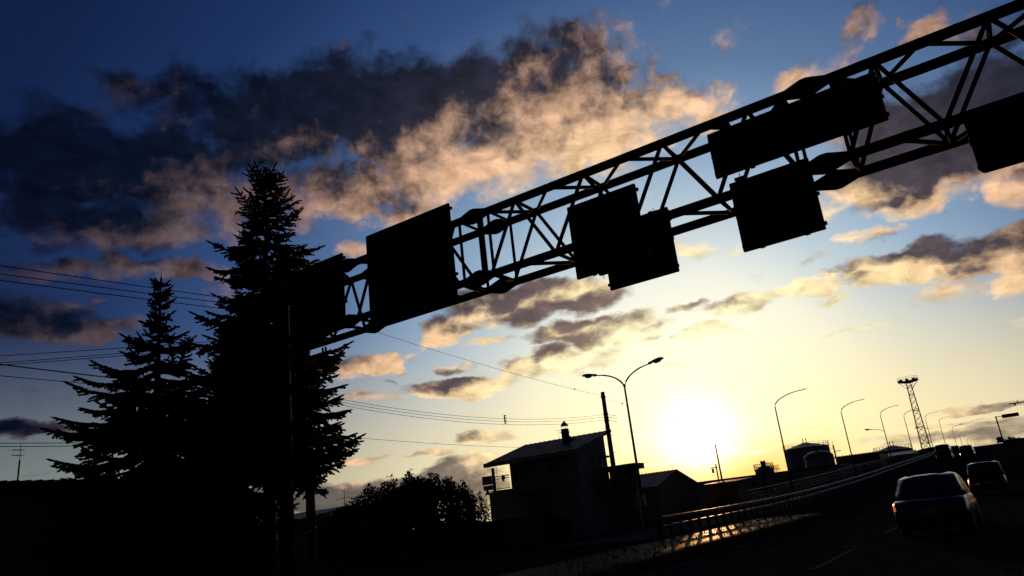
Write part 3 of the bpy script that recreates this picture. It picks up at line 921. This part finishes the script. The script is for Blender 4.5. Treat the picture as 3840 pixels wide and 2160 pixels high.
# ------------------------------------------------------------------ sheds and works beyond
shed = thing('gabled_shed', 'brown gabled shed with a metal roof directly under the sun', 'shed', (-33.5, 71, 0))
SO = Vector((-33.5, 71, 0))
a_, c_ = -38.0 - SO.x, -29.0 - SO.x
MB().loft([[(x, -5, 0), (x, 5, 0), (x, 5, 3.0), (x, 0, 4.35), (x, -5, 3.0)] for x in (a_, c_)]).build('wall', SHEDWALL, shed)
for s_ in (-1, 1):
    r_ = MB()
    r_.loft([[(x, 0, 4.36), (x, 5.4 * s_, 2.9), (x, 5.4 * s_, 3.0), (x, 0, 4.46)] for x in (a_ - .3, c_ + .3)])
    ro = r_.build('roof_slope', ROOF, shed)
    for k in range(24):
        x = a_ - .25 + k * (c_ - a_ + .5) / 23
        MB().loft([[(x - .03, 0, 4.46), (x + .03, 0, 4.46), (x + .03, 0, 4.50), (x - .03, 0, 4.50)], [(x - .03, 5.4 * s_, 3.0), (x + .03, 5.4 * s_, 3.0), (x + .03, 5.4 * s_, 3.04), (x - .03, 5.4 * s_, 3.04)]]).build('roof_batten', ROOF, ro)
MB().box((a_ + 2, -5.06, .1), (a_ + 5, -5.003, 2.6)).build('sliding_door', ROOF, shed)
ls = thing('low_lean_shed', 'low shed with a sunlit lean-to roof right of the gabled shed', 'shed', (-26.8, 76, 0))
MB().box((-2.0, 3, 0), (1.0, 8, 2.75)).build('wall', SHEDWALL, ls)
MB().loft([[(x, 2.6, 2.75), (x, 8.4, 3.0), (x, 8.4, 3.08), (x, 2.6, 2.83)] for x in (-2.3, 1.3)]).build('roof', ROOF, ls)

works = thing('factory_building', 'long pale flat roofed factory building behind the guard rail', 'building', (-33, 104, 0))
MB().box((-8.5, 0, 0), (12.8, 14, 3.55)).build('wall', FACTORY, works)
MB().box((-8.7, -.2, 3.553), (13.0, 14.2, 3.7)).build('roof_edge', ROOF, works)
MB().box((2.9, -.07, .2), (3.3, -.003, 3.5)).build('downpipe', ROOF, works)
for x in (.4, 1.3, 4.9, 5.6):
    wd = MB().box((x, -.04, 2.2), (x + .55, -.003, 3.0)).build('window', GLASS, works)
    MB().box((x - .05, -.06, 2.13), (x + .6, -.041, 2.195)).build('sill', WOODTRIM, wd)
    MB().box((x + .25, -.055, 2.2), (x + .3, -.041, 3.0)).build('mullion', WOODTRIM, wd)


def railing_ring(parent, r_, z, n_=24, h=1.0, a0=0, a1=math.tau):
    for zz in (h * .5, h):
        MB().tube([(r_ * math.cos(a0 + (a1 - a0) * k / n_), r_ * math.sin(a0 + (a1 - a0) * k / n_), z + zz) for k in range(n_ + 1)], .03, 5).build('handrail', STEEL, parent)
    for k in range(n_ + 1):
        a = a0 + (a1 - a0) * k / n_
        MB().tube([(r_ * math.cos(a), r_ * math.sin(a), z), (r_ * math.cos(a), r_ * math.sin(a), z + h)], .03, 4).build('stanchion', STEEL, parent)


def tank(label, v, u, r_, h, roof_h, rail_=True, dome=False):
    o = thing('storage_tank', label, 'tank', (v, u, 0), 0, 'round storage tanks')
    MB().lathe([(r_, 0), (r_, h)], n=48).build('shell', TANK, o, smooth=False)
    for k in range(1, 4):
        MB().lathe([(r_ + .003, h * k / 4 - .05), (r_ + .05, h * k / 4 - .04), (r_ + .05, h * k / 4 + .04), (r_ + .003, h * k / 4 + .05)], n=48, cap=False).build('hoop', TANK, o)
    if dome:
        MB().lathe([(r_ * math.cos(a * math.pi / 16) + .04, h + .003 + roof_h * math.sin(a * math.pi / 16)) for a in range(8)] + [(.05, h + .003 + roof_h)], n=40).build('roof', GALV, o, smooth=True)
    else:
        MB().lathe([(r_ + .1, h + .003), (r_ + .1, h + .1), (.6, h + roof_h), (.05, h + roof_h + .02)], n=40).build('roof', GALV, o)
    if rail_:
        railing_ring(o, r_ + .05, h + .1, 26, 1.0)
    for dx in (-.35, .35):
        MB().tube([(dx, 0, h + roof_h - .1), (dx, 0, h + roof_h + .85)], .09, 6).tube([(dx, 0, h + roof_h + .8), (dx, 0, h + roof_h + .95)], .16, 6).build('vent', STEEL, o)
    # spiral stair and landing on the right-hand side
    for k in range(20):
        a = -1.6 + k * .085
        MB().box((-.0, -.3, 0), (.8, .3, .05)).build('stair_tread', STEEL, o).matrix_local = Matrix.Translation((r_ * math.cos(a), r_ * math.sin(a), h * k / 20)) @ Matrix.Rotation(a, 4, 'Z')
    return o


t1 = tank('large storage tank with a shallow cone roof and railings', -40.9, 180.0, 4.95, 9.6, 1.25)
for k in range(5):
    MB().box((4.3, -2.2, 9.6 - k * .9), (6.4, -2.1, 9.64 - k * .9)).build('cage_bar', STEEL, t1)
for x in (4.4, 5.3, 6.3):
    MB().box((x, -2.2, 5.2), (x + .07, -2.1, 10.4)).build('cage_post', STEEL, t1)
t2 = tank('smaller domed tank in front of the large cone roofed tank', -32.2, 150.0, 2.65, 6.3, 1.25, rail_=False, dome=True)
MB().lathe([(.35, 0), (.4, .25), (.1, .4)], (0, 0, 7.5), 10).build('cap', STEEL, t2)
t3 = tank('wide low tank with a flat cone roof left of the lattice tower', -24.8, 192.0, 4.0, 6.9, 1.15)
t4 = tank('small tank with a cupola and pipework above the factory roof', -39.3, 138.0, 1.65, 5.0, .7, rail_=True)
MB().lathe([(.35, 5.55), (.33, 6.2), (.5, 6.25), (.4, 6.45), (.1, 6.6)], n=10).build('cupola', STEEL, t4)
random.seed(5)
for k in range(11):
    x = .5 + .22 * k
    MB().tube([(x, random.uniform(-.3, .3), 4.6), (x, 0, 5.7 + random.uniform(0, .9) - .08 * k)], .05, 5).build('pipe', STEEL, t4)
for z in (5.2, 5.6):
    MB().tube([(.5, -.3, z), (2.9, -.3, z - .25)], .05, 5).build('pipe', STEEL, t4)

ds = thing('dark_shed', 'dark low shed with a ribbed roof edge beside the overpass', 'shed', (-22, 128, 0))
MB().box((-3.0, 0, 0), (3.4, 9, 5.1)).build('wall', ROOF, ds)
MB().loft([[(x, -.5, 5.1), (x, -.5, 5.2), (x, 5, 5.5), (x, 9.5, 5.2), (x, 9.5, 5.1)] for x in (-3.35, 3.6)]).build('roof', STEEL, ds)
for k in range(14):
    MB().box((-3.3 + k * .51, 4.9, 5.45), (-3.2 + k * .51, 5.1, 5.6)).build('ridge_tile', ROOF, ds)
sr = thing('low_pale_roof', 'low pale metal roof showing beyond the dark shed', 'building', (-20.5, 150, 0))
MB().box((-3, 0, 0), (4, 8, 4.9)).build('wall', FACTORY, sr)
MB().loft([[(x, -.3, 4.9), (x, 4, 5.5), (x, 8.3, 4.9)] for x in (-3.3, 4.3)]).build('roof', GALV, sr)

# ------------------------------------------------------------------ lattice floodlight tower
TW = thing('floodlight_tower', 'tall tapering lattice floodlight tower with a railed platform', 'tower', (-21.5, 229, 0))
HT, W0, W1 = 25.0, 1.25, .55
wid = lambda z: W0 + (W1 - W0) * z / HT
cn = ((-1, -1), (1, -1), (1, 1), (-1, 1))
for sx, sy in cn:
    MB().tube([(sx * W0, sy * W0, 0), (sx * W1, sy * W1, HT)], .075, 6).build('leg', STEEL, TW)
NL = 17
lv = [HT * k / NL for k in range(NL + 1)]
for i in range(NL):
    z0, z1 = lv[i], lv[i + 1]
    for k in range(4):
        (ax, ay), (bx_, by_) = cn[k], cn[(k + 1) % 4]
        MB().tube([(ax * wid(z0), ay * wid(z0), z0), (bx_ * wid(z1), by_ * wid(z1), z1)], .04, 4).build('brace', STEEL, TW)
        MB().tube([(bx_ * wid(z0), by_ * wid(z0), z0), (ax * wid(z1), ay * wid(z1), z1)], .04, 4).build('brace', STEEL, TW)
        if i % 3 == 0:
            MB().tube([(ax * wid(z0), ay * wid(z0), z0), (bx_ * wid(z0), by_ * wid(z0), z0)], .06, 4).build('girt', STEEL, TW)
for k in range(8):
    a = k * math.tau / 8 + .39
    MB().tube([(W1 * 1.2 * math.cos(a), W1 * 1.2 * math.sin(a), HT - 1.4), (2.5 * math.cos(a), 2.5 * math.sin(a), HT + .55)], .05, 4).build('bracket', STEEL, TW)
MB().lathe([(.4, HT + .1), (2.6, HT + .55), (2.65, HT + .7), (.3, HT + .7)], n=8).build('platform', STEEL, TW)
railing_ring(TW, 2.6, HT + .7, 8, 1.1)
for k in range(8):
    a = k * math.tau / 8
    f = MB().box((1.95, -.32, HT + .72), (2.5, .32, HT + 1.2)).build('floodlight', STEEL, TW)
    f.rotation_euler = (0, 0, a)

# far signs and signals at the right
fs_ = thing('cantilever_sign', 'small cantilever road sign on a post standing on the overpass crest', 'road sign', (-3.45, 200, zr(200)))
hz = 11.6 - zr(200)
MB().tube([(0, 0, 0), (0, 0, hz + .1)], .14, 8).build('post', STEEL, fs_)
MB().tube([(-.2, 0, hz - .1), (1.4, 0, hz - .1)], .08, 6).build('arm', STEEL, fs_)
MB().box((1.15, -.06, hz - .55), (4.4, .06, hz + .25)).build('panel', SIGNBACK, fs_)
sg = thing('signal_arm', 'thin overhead arm with hanging fittings at the right picture edge', 'signal', (6, 120, zr(120)))
hz = 8.96 - zr(120)
MB().tube([(0, 0, 0), (0, 0, hz + .3)], .12, 8).build('post', STEEL, sg)
MB().tube([(0, 0, hz), (-6.2, 0, hz)], .07, 8).build('arm', STEEL, sg)
MB().tube([(-.1, 0, hz + 1.2), (-4.4, 0, hz + .1)], .012, 4).build('stay', STEEL, sg)
MB().box((-5.62, -.1, hz - .32), (-5.42, .1, hz - .06)).build('fitting', STEEL, sg)
MB().box((-5.2, -.05, hz + .07), (-5.1, .05, hz + .3)).build('fitting', STEEL, sg)

# ------------------------------------------------------------------ buildings at the left
lb = thing('left_house', 'dark low house with a tiled eave at the left picture edge', 'house', (-28, 9, 0))
MB().box((-4, -14, 0), (4, 8.6, 3.9)).build('wall', STUCCO, lb)
lr = MB().loft([[(4.5, y, 3.9), (4.5, y, 4.06), (0, y, 4.35), (-4.6, y, 3.9)] for y in (-14.5, 9.0)]).build('roof', ROOF, lb)
t0 = MB().tube([(0, 0, 0), (4.3, 0, -.28)], .05, 6).build('roof_tile', ROOF, lr)
t0.location = (.25, 9.0 - .15, 4.36)
for k in range(1, 76):
    piece(t0, lr, (.25, 9.0 - .15 - .31 * k, 4.36))
la = thing('left_aerial', 'television aerial on a mast above the left picture edge roof', 'aerial', (-25.2, 10.5, 4.0))
MB().tube([(0, 0, 0), (0, .01, .9)], .028, 6).build('mast', GALV, la)
MB().tube([(0, .01, .85), (0, 0, 1.42)], .012, 5).build('mast_top', GALV, la)
for z in (1.04, 1.2):
    MB().tube([(.05, -.22, z), (-.05, .1, z + .01)], .011, 5).build('boom', GALV, la)
    for k in range(4):
        MB().tube([(-.14, -.2 + .09 * k, z + .01), (.14, -.2 + .09 * k, z + .01)], .006, 4).build('element', GALV, la)
fh = thing('far_house_row', 'low far row of roofs seen between the post and the pole', 'building', (-56, 46, 0))
MB().box((-9, -5, 0), (6, 9, 3.4)).build('wall', ROOF, fh)
MB().loft([[(x, -5.6, 3.3), (x, 2, 4.3), (x, 9.6, 3.3)] for x in (-9.5, 6.5)]).build('roof', ROOF, fh)
fa = thing('far_aerial', 'tiny aerial over the far roofs left of the bushes', 'aerial', (-51.3, 48.2, 3.4))
MB().tube([(0, 0, 0), (0, 0, 2.3)], .03, 5).build('mast', GALV, fa)
for z, l in ((1.55, .75), (2.25, .3)):
    MB().tube([(-l, -l * .5, z), (l * .6, l * .3, z + .12)], .025, 5).build('boom', GALV, fa)
gw = thing('garden_wall', 'low dark garden wall between the bushes and the house', 'wall', (-28.5, 38, 0))
MB().box((-14, -.1, 0), (4.5, .1, 1.5)).build('panel', CONC, gw)
MB().box((-14.05, -.16, 1.503), (4.55, .16, 1.6)).build('coping', CONC, gw)


# ------------------------------------------------------------------ trees
def spindles(P, Q, r, sides=4):
    """many thin closed needle-clad shoots at once: arrays of ends and widths"""
    P, Q, r = np.asarray(P, float), np.asarray(Q, float), np.asarray(r, float)
    n_ = len(P)
    d = Q - P
    L = np.linalg.norm(d, axis=1, keepdims=True) + 1e-9
    d = d / L
    ref = np.where(np.abs(d[:, 2:3]) < .9, np.array([[0, 0, 1.0]]), np.array([[1.0, 0, 0]]))
    e1 = np.cross(d, ref)
    e1 /= np.linalg.norm(e1, axis=1, keepdims=True)
    e2 = np.cross(d, e1)
    out = [P]
    M = P + d * L * .62
    for k in range(sides):
        a = k * math.tau / sides
        out.append(M + (e1 * math.cos(a) + e2 * math.sin(a)) * r[:, None])
    for k in range(sides):
        a = k * math.tau / sides
        out.append(P + d * L * .08 + (e1 * math.cos(a) + e2 * math.sin(a)) * r[:, None] * .8)
    out.append(Q)
    V = np.stack(out, 1).reshape(-1, 3)
    m_ = 2 * sides + 2
    f = []
    for k in range(sides):
        k2 = (k + 1) % sides
        f += [(0, 1 + sides + k, 1 + sides + k2), (1 + sides + k, 1 + k, 1 + k2), (1 + sides + k, 1 + k2, 1 + sides + k2), (1 + k, m_ - 1, 1 + k2)]
    F = (np.arange(n_)[:, None, None] * m_ + np.array(f)[None]).reshape(-1, 3)
    return V, F


def mesh_np(name, V, F, material, parent, kind=None):
    me = bpy.data.meshes.new(name)
    me.vertices.add(len(V))
    me.vertices.foreach_set('co', V.astype(np.float32).ravel())
    k = F.shape[1]
    me.loops.add(len(F) * k)
    me.loops.foreach_set('vertex_index', F.astype(np.int32).ravel())
    me.polygons.add(len(F))
    me.polygons.foreach_set('loop_start', (np.arange(len(F)) * k).astype(np.int32))
    me.update(calc_edges=True)
    me.materials.append(material)
    o = bpy.data.objects.new(name, me)
    C.objects.link(o)
    o.parent = parent
    if kind:
        o['kind'] = kind
    return o


def spruce(label, v, u, H, prof, seed, z_low, lean=(0, 0), leader=.0):
    """prof: list of (height above ground, branch reach); branches droop low down and reach up near the top"""
    rg = np.random.default_rng(seed)
    o = thing('spruce_tree', label, 'tree', (v, u, 0), 0, 'spruce trees at the left')
    MB().tube([(lean[0] * z / H, lean[1] * z / H, z) for z in np.linspace(0, H, 9)], [.24 * (1 - .93 * k / 8) for k in range(9)], 10).build('trunk', BARK, o, smooth=True)
    pz, pr = zip(*prof)
    P, Q, W_ = [], [], []
    limbs = MB()
    z = z_low
    while z < H - .1:
        reach0 = float(np.interp(z, pz, pr))
        f = (z - z_low) / (H - z_low)
        nb = 8 if f < .55 else 6
        a0 = rg.uniform(0, math.tau)
        for k in range(nb):
            a = a0 + math.tau * k / nb + rg.normal(0, .22)
            L = reach0 * (rg.choice([rg.uniform(.6, .9), rg.uniform(.85, 1.14)]) if f < .55 else rg.choice([rg.uniform(.45, .8), rg.uniform(.9, 1.22)]))
            if L < .1:
                continue
            zb = z + rg.uniform(-.14, .14)
            base = np.array([lean[0] * zb / H, lean[1] * zb / H, zb])
            out = np.array([math.cos(a), math.sin(a), 0])
            rise0 = np.interp(f, [0, .35, .7, 1], [-.26, -.16, -.02, .75]) + rg.normal(0, .06)
            n_ = max(5, int(L / .11))
            t_ = np.linspace(0, 1, n_)
            # out along a sagging line that lifts again at the tip
            zz = rise0 * L * t_ - .10 * L * np.sin(t_ * math.pi) + .07 * min(L, 1.6) * t_ ** 4
            wig = np.cumsum(rg.normal(0, .012, n_))
            side = np.array([-out[1], out[0], 0])
            pts = base + out[None] * (L * t_)[:, None] + np.array([0, 0, 1.0])[None] * zz[:, None] + side[None] * wig[:, None]
            limbs.tube([tuple(p) for p in pts[::3]] + [tuple(pts[-1])], [.035 * (1 - .8 * i / max(1, len(pts[::3]))) for i in range(len(pts[::3]) + 1)], 4)
            # main shoot clad in needles
            for i in range(n_ - 1):
                P.append(pts[i]); Q.append(pts[i + 1] + (pts[i + 1] - pts[i]) * .7); W_.append(.042)
            dirn = pts[-1] - pts[-2]
            dirn /= np.linalg.norm(dirn)
            P.append(pts[-1] - dirn * .05); Q.append(pts[-1] + dirn * rg.uniform(.14, .34)); W_.append(.034)
            # side shoots
            s0 = .12 if L > .8 else .0
            for i in range(1, n_ - 1):
                if t_[i] < s0:
                    continue
                for sg_ in (-1, 1):
                    if rg.random() < .12:
                        continue
                    rem = (1 - t_[i]) * L
                    l2 = min(.78, .16 + .5 * rem) * rg.uniform(.6, 1.15)
                    loc = pts[i + 1] - pts[i]
                    loc /= np.linalg.norm(loc)
                    ang = rg.uniform(.75, 1.1)
                    d2 = loc * math.cos(ang) + side * sg_ * math.sin(ang)
                    droop = np.interp(f, [0, .5, 1], [.6, .36, -.05]) * rg.uniform(.4, 1.3)
                    n2 = max(2, int(l2 / .12))
                    p = pts[i].copy()
                    for j in range(n2):
                        d3 = d2 + np.array([0, 0, -droop * (j + .6) / n2])
                        d3 /= np.linalg.norm(d3)
                        q = p + d3 * (l2 / n2)
                        P.append(p); Q.append(q + d3 * (.06 if j < n2 - 1 else .03)); W_.append(.037)
                        # shoots of the third order
                        if l2 > .2:
                            for s3 in (-1, 1):
                                if rg.random() < .68:
                                    a3 = rg.uniform(.6, 1.0)
                                    sd = np.cross(d3, [0, 0, 1.0])
                                    sd /= np.linalg.norm(sd) + 1e-6
                                    d4 = d3 * math.cos(a3) + sd * s3 * math.sin(a3) + np.array([0, 0, rg.uniform(-.35, .15)])
                                    d4 /= np.linalg.norm(d4)
                                    P.append(q); Q.append(q + d4 * rg.uniform(.09, .2)); W_.append(.031)
                        p = q
        z += np.interp(f, [0, .5, .7, 1], [.26, .29, .37, .29])
    if leader:
        P.append((lean[0], lean[1], H - .15)); Q.append((lean[0] * 1.01, lean[1], H + leader)); W_.append(.022)
    V, F = spindles(P, Q, W_, 4)
    limbs.build('limbs', BARK, o)
    mesh_np('needles', V, F, NEEDLE, o, kind='stuff')
    print('spruce', label[:20], len(F))
    return o


spruce('tall spruce whose top stands clear of the gantry', -19.3, 15.1, 14.25,
       [(0, 2.4), (4, 2.6), (5.2, 2.85), (6.4, 2.8), (7.4, 2.5), (8.4, 2.1), (9.6, 1.85), (10.6, 1.65), (11.6, 1.4), (12.6, .98), (13.4, .66), (13.9, .4), (14.25, .12)], 3, 4.0, (-.1, 0), .12)
spruce('shorter spruce with a thin spire left of the tall one', -20.75, 12.2, 9.75,
       [(0, 2.4), (2.4, 2.5), (4, 2.75), (5.4, 2.55), (6.4, 2.05), (7.2, 1.55), (7.8, .95), (8.15, .42), (8.6, .3), (9.4, .24), (9.75, .1)], 8, 2.4, (0, 0), .38)
spruce('broad low spruce filling the gap between the two spires', -21.6, 15.3, 8.6,
       [(0, 2.4), (3, 2.5), (5, 2.1), (6.6, 1.5), (7.8, .8), (8.6, .2)], 21, 1.6, (0, 0), .1)


def bush(label, v, u, lobes, nleaf, seed, size=.10, name='garden_bush', cat='bush', group='bushes by the house'):
    rg = np.random.default_rng(seed)
    o = thing(name, label, cat, (v, u, 0), 0, group)
    tr = MB()
    for (x, y, z, rx, rz_) in lobes:
        tr.tube([(x * .2, y * .2, 0), (x * .6, y * .6, z * .5), (x, y, z)], [.07, .05, .02], 6)
        for k in range(5):
            a = rg.uniform(0, math.tau)
            e = rg.uniform(.2, 1.3)
            tr.tube([(x * .8, y * .8, z * .75), (x + rx * .9 * math.cos(a) * math.cos(e), y + rx * .9 * math.sin(a) * math.cos(e), z + rz_ * .95 * math.sin(e))], [.025, .008], 4)
    tr.build('stems', BARK, o)
    tot = sum(l[3] ** 2 for l in lobes)
    Ps = []
    for (x, y, z, rx, rz_) in lobes:
        m_ = int(nleaf * rx ** 2 / tot)
        d = rg.normal(size=(m_, 3))
        d /= np.linalg.norm(d, axis=1, keepdims=True)
        # uneven clumps on the outline
        bump = 1 + .16 * np.sin(d[:, 0] * 7 + x) * np.sin(d[:, 1] * 6 + seed) + .14 * np.sin(d[:, 2] * 9 + d[:, 0] * 5)
        rr2 = rg.uniform(.3, 1.0, m_) ** .45 * bump
        Ps.append(np.array([x, y, z]) + d * rr2[:, None] * np.array([rx, rx, rz_]))
    Pp = np.concatenate(Ps)
    Pp = Pp[Pp[:, 2] > .05]
    n_ = len(Pp)
    a = rg.normal(size=(n_, 3)); a /= np.linalg.norm(a, axis=1, keepdims=True)
    c = np.cross(a, rg.normal(size=(n_, 3))); c /= np.linalg.norm(c, axis=1, keepdims=True)
    sz = size * rg.uniform(.6, 1.3, n_)[:, None]
    V = np.stack([Pp - a * sz, Pp + c * sz * .45, Pp + a * sz, Pp - c * sz * .45], 1).reshape(-1, 3)
    F = (np.arange(n_)[:, None] * 4 + np.array([0, 1, 2, 3])[None])
    mesh_np('foliage', V, F, LEAF, o, kind='stuff')
    return o


random.seed(11)
bush('large rounded dark bush left of the house', -30.0, 33.6, [(0, 0, 2.6, 1.5, 2.0), (-1.0, -.8, 2.4, 1.3, 2.0), (1.2, .9, 2.4, 1.4, 2.0), (1.9, 1.6, 2.2, 1.1, 1.9), (-.3, .3, 3.2, .9, 1.25), (.8, 0, 3.3, .9, 1.1)], 26000, 4, .11)
bush('bush with a bump on top at the left end of the hedge', -32.2, 31.5, [(0, 0, 2.0, 1.2, 1.7), (.45, .35, 3.4, .55, 1.0), (-.7, -.7, 1.8, 1.0, 1.5), (-1.2, -1.2, 1.5, .9, 1.3), (1.0, 1.0, 2.0, 1.0, 1.9)], 15000, 9, .10)
bush('small open shrub with sky showing through beside the house', -24.3, 31.7, [(-.2, -.1, 2.0, .7, 1.0), (.25, .2, 2.3, .5, .85), (-.1, 0, 3.0, .24, .5), (.5, .35, 1.8, .5, .8), (-.5, -.4, 1.6, .6, .9)], 2600, 14, .075)
bush('low clipped bush in front of the house wall', -24.6, 39.5, [(0, 0, .8, .8, .9), (.8, .1, .6, .6, .7)], 3500, 16, .07)
bush('dark bush at the foot of the overpass railing', -18.9, 55.5, [(0, 0, .7, .8, .9), (-.9, .2, .5, .7, .7)], 3000, 17, .08)
bush('round tree crown beyond the overpass crest at the right', -2.6, 290, [(0, 0, 7.4, 2.4, 1.6), (2.5, 0, 7.0, 2.2, 1.4)], 3500, 18, .3, 'far_tree', 'tree', 'far trees')

# weeds and dry grass on the verge
rg = np.random.default_rng(2)
n_ = 5200
px = rg.uniform(-9.0, -7.45, n_); py = rg.uniform(13, 42, n_) 
h = rg.uniform(.06, .26, n_) * (1 + 1.2 * (rg.random(n_) < .12))
Pg = np.stack([px, py, np.full(n_, .09)], 1)
Qg = Pg + np.stack([rg.normal(0, .06, n_), rg.normal(0, .06, n_), h], 1)
V, F = spindles(Pg, Qg, np.full(n_, .005), 3)
# seed heads on the tallest stalks
m_ = h > .3
Ph, Qh = Qg[m_] - [0, 0, .02], Qg[m_] + [0, 0, .05]
V2, F2 = spindles(Ph, Qh, np.full(m_.sum(), .018), 4)
wo = mesh_np('weeds', np.concatenate([V, V2]), np.concatenate([F, F2 + len(V)]), GRASS, None, kind='stuff')
wo['label'], wo['category'] = 'dry weeds and grass growing on the verge', 'weeds'


# ------------------------------------------------------------------ vehicles
def car(name, label, cat, v, u, L, Wd, H, paint, kind='sedan', group='cars ahead on the road', lit=True):
    """rear at y = 0, heading +Y; built from lofted sections"""
    o = thing(name, label, cat, (v, u, zr(u + L / 2)), 0, group)
    hw = Wd / 2
    belt = .62 * H if kind == 'sedan' else .56 * H
    # lower body
    st_ = [(0.0, .84, .34, belt - .14), (.06, .93, .26, belt - .06), (.35, .99, .20, belt), (1.0, 1.0, .18, belt + .01), (L * .5, 1.0, .18, belt), (L - 1.2, 1.0, .18, belt - .03), (L - .45, .97, .2, belt - .12), (L - .1, .88, .26, belt - .24), (L, .75, .32, belt - .32)]
    rings = []
    for y, s_, z0, z1 in st_:
        w_ = hw * s_
        rings.append([(-w_ * .90, y, z0), (-w_ * .99, y, z0 + .10), (-w_, y, z0 + (z1 - z0) * .5), (-w_ * .97, y, z1 - .07), (-w_ * .90, y, z1), (-w_ * .45, y, z1 + .025), (w_ * .45, y, z1 + .025), (w_ * .90, y, z1), (w_ * .97, y, z1 - .07), (w_, y, z0 + (z1 - z0) * .5), (w_ * .99, y, z0 + .10), (w_ * .90, y, z0)])
    MB().loft(rings).build('body', paint, o, smooth=True)
    # cabin: base outline, shoulder, roof
    if kind == 'sedan':
        yb0, yr0, yr1, yb1 = .42, .98, L * .55, L * .74
    else:
        yb0, yr0, yr1, yb1 = .06, .28, L * .66, L * .84
    tw = .735 if kind == 'sedan' else .80
    N_ = 9
    rings = []
    for t_, z in ((0, belt), (.35, belt + (H - belt) * .35), (.7, belt + (H - belt) * .7), (.9, belt + (H - belt) * .93), (.97, H - .012), (1.0, H)):
        k2 = t_ if t_ < .9 else .9 + (t_ - .9) * 3.2
        w_ = hw * (.93 + (tw - .93) * min(1.0, t_ ** 1.3 + .0)) * (1 - max(0, k2 - .9) * .55)
        y0 = yb0 + (yr0 - yb0) * min(1, t_) ** .85 + max(0, k2 - .9) * .9
        y1 = yb1 + (yr1 - yb1) * min(1, t_) ** .85 - max(0, k2 - .9) * .9
        c_ = .16
        crown = .03 * t_
        rings.append([(-w_ + c_, y0 - .02, z), (-w_ * .4, y0 - .06, z + crown), (w_ * .4, y0 - .06, z + crown), (w_ - c_, y0 - .02, z), (w_, y0 + c_, z), (w_, (y0 + y1) / 2, z + crown), (w_, y1 - c_, z), (w_ - c_, y1, z), (-w_ + c_, y1, z), (-w_, y1 - c_, z), (-w_, (y0 + y1) / 2, z + crown), (-w_, y0 + c_, z)])
    MB().loft(rings).build('cabin', paint, o, smooth=True)
    r0, r3 = rings[0], rings[3]
    def pane(nm, i, j, f0, f1, out, x0=.06, x1=.94):
        a, b_, c_, d_ = [Vector(x) for x in (r0[i], r0[j], r3[j], r3[i])]
        P_ = lambda s_, t_: (a.lerp(b_, s_)).lerp(d_.lerp(c_, s_), t_) + Vector(out)
        q = [P_(x0, f0), P_(x1, f0), P_(x1, f1), P_(x0, f1)]
        nn = Vector(out).normalized() * .012
        MB().loft([[x for x in q], [x + nn for x in q]]).build(nm, GLASS, o)
    pane('rear_window', 0, 3, .12, .92, (0, -.05, 0), .02, .98)
    pane('windscreen', 8, 7, .12, .92, (0, .02, 0), .02, .98)
    for i, j in ((4, 5), (5, 6)):
        pane('side_window', i, j, .12, .9, (.012, 0, 0))
    for i, j in ((11, 10), (10, 9)):
        pane('side_window', i, j, .12, .9, (-.012, 0, 0))
    zt = belt - .17 if kind == 'sedan' else belt - .05
    for s_ in (-1, 1):
        lamp_ = MB().loft([[(s_ * hw * x, y, zt + dz) for x, dz in ((.62, -.07), (.90, -.07), (.90, .08), (.62, .08))] for y in (-.02, .12)])
        tl = lamp_.build('tail_light', TAILOFF, o)
        MB().box((min(s_ * hw * .86, s_ * hw * .92), -.03, zt - .06), (max(s_ * hw * .86, s_ * hw * .92), -.021, zt + .06)).build('lens', TAIL if lit and s_ < 0 else TAILOFF, tl)
        mi = MB().loft([[(s_ * (hw + .02), y, belt + .02), (s_ * (hw + .2), y, belt + .05), (s_ * (hw + .2), y, belt + .17), (s_ * (hw + .02), y, belt + .15)] for y in (L * .69, L * .69 + .09)]).build('mirror', paint, o)
    MB().loft([[(-hw * .9, y, .26), (hw * .9, y, .26), (hw * .92, y, .48), (-hw * .92, y, .48)] for y in (-.07, .10)]).build('bumper', paint, o)
    MB().box((-.17, -.09, .52), (.17, -.075, .68)).build('number_plate', PLATE, o)
    for s_ in (-1, 1):
        for y in (.95, L - .85):
            wr = MB().loft([[(s_ * (hw - x), y + r_ * math.cos(k * math.tau / 20), .31 + r_ * math.sin(k * math.tau / 20)) for k in range(20)] for x, r_ in ((.2, .29), (.19, .31), (.02, .31), (.01, .28))]).build('wheel', RUBBER, o)
            MB().loft([[(s_ * (hw - x), y + r_ * math.cos(k * math.tau / 16), .31 + r_ * math.sin(k * math.tau / 16)) for k in range(16)] for x, r_ in ((.012, .19), (-.004, .17))]).build('rim', GALV, wr)
    return o


car('sedan_car', 'dark sedan seen from behind, nearest car at the lower right', 'car', -2.32, 21.4, 4.5, 1.70, 1.46, CARSILV)
car('hatchback_car', 'tall dark hatchback ahead of the nearest sedan', 'car', -1.98, 45.0, 4.1, 1.68, 1.60, CARSILV, 'hatch')
car('hatchback_car', 'dark hatchback almost cut off by the right picture edge', 'car', .62, 35.5, 4.1, 1.68, 1.62, CARBLACK, 'hatch')
car('minibus', 'dark minibus at the end of the guard rail on the climbing road', 'minibus', -8.45, 107.6, 5.2, 1.80, 2.45, CARBLACK, 'hatch', 'vehicles on the overpass', lit=False)
car('delivery_van', 'dark van with one tail light lit, right of the minibus', 'van', -8.55, 127, 4.6, 1.70, 1.90, CARBLACK, 'hatch', 'vehicles on the overpass')
car('minivan', 'dark minivan with rounded roof, right of the van on the overpass', 'car', -6.6, 120, 4.6, 1.72, 1.85, CARBLACK, 'hatch', 'vehicles on the overpass', lit=False)
car('hatchback_car', 'far car on the overpass crest beside the small cantilever sign', 'car', -4.4, 224, 4.1, 1.7, 1.55, CARBLACK, 'hatch', 'vehicles on the overpass')
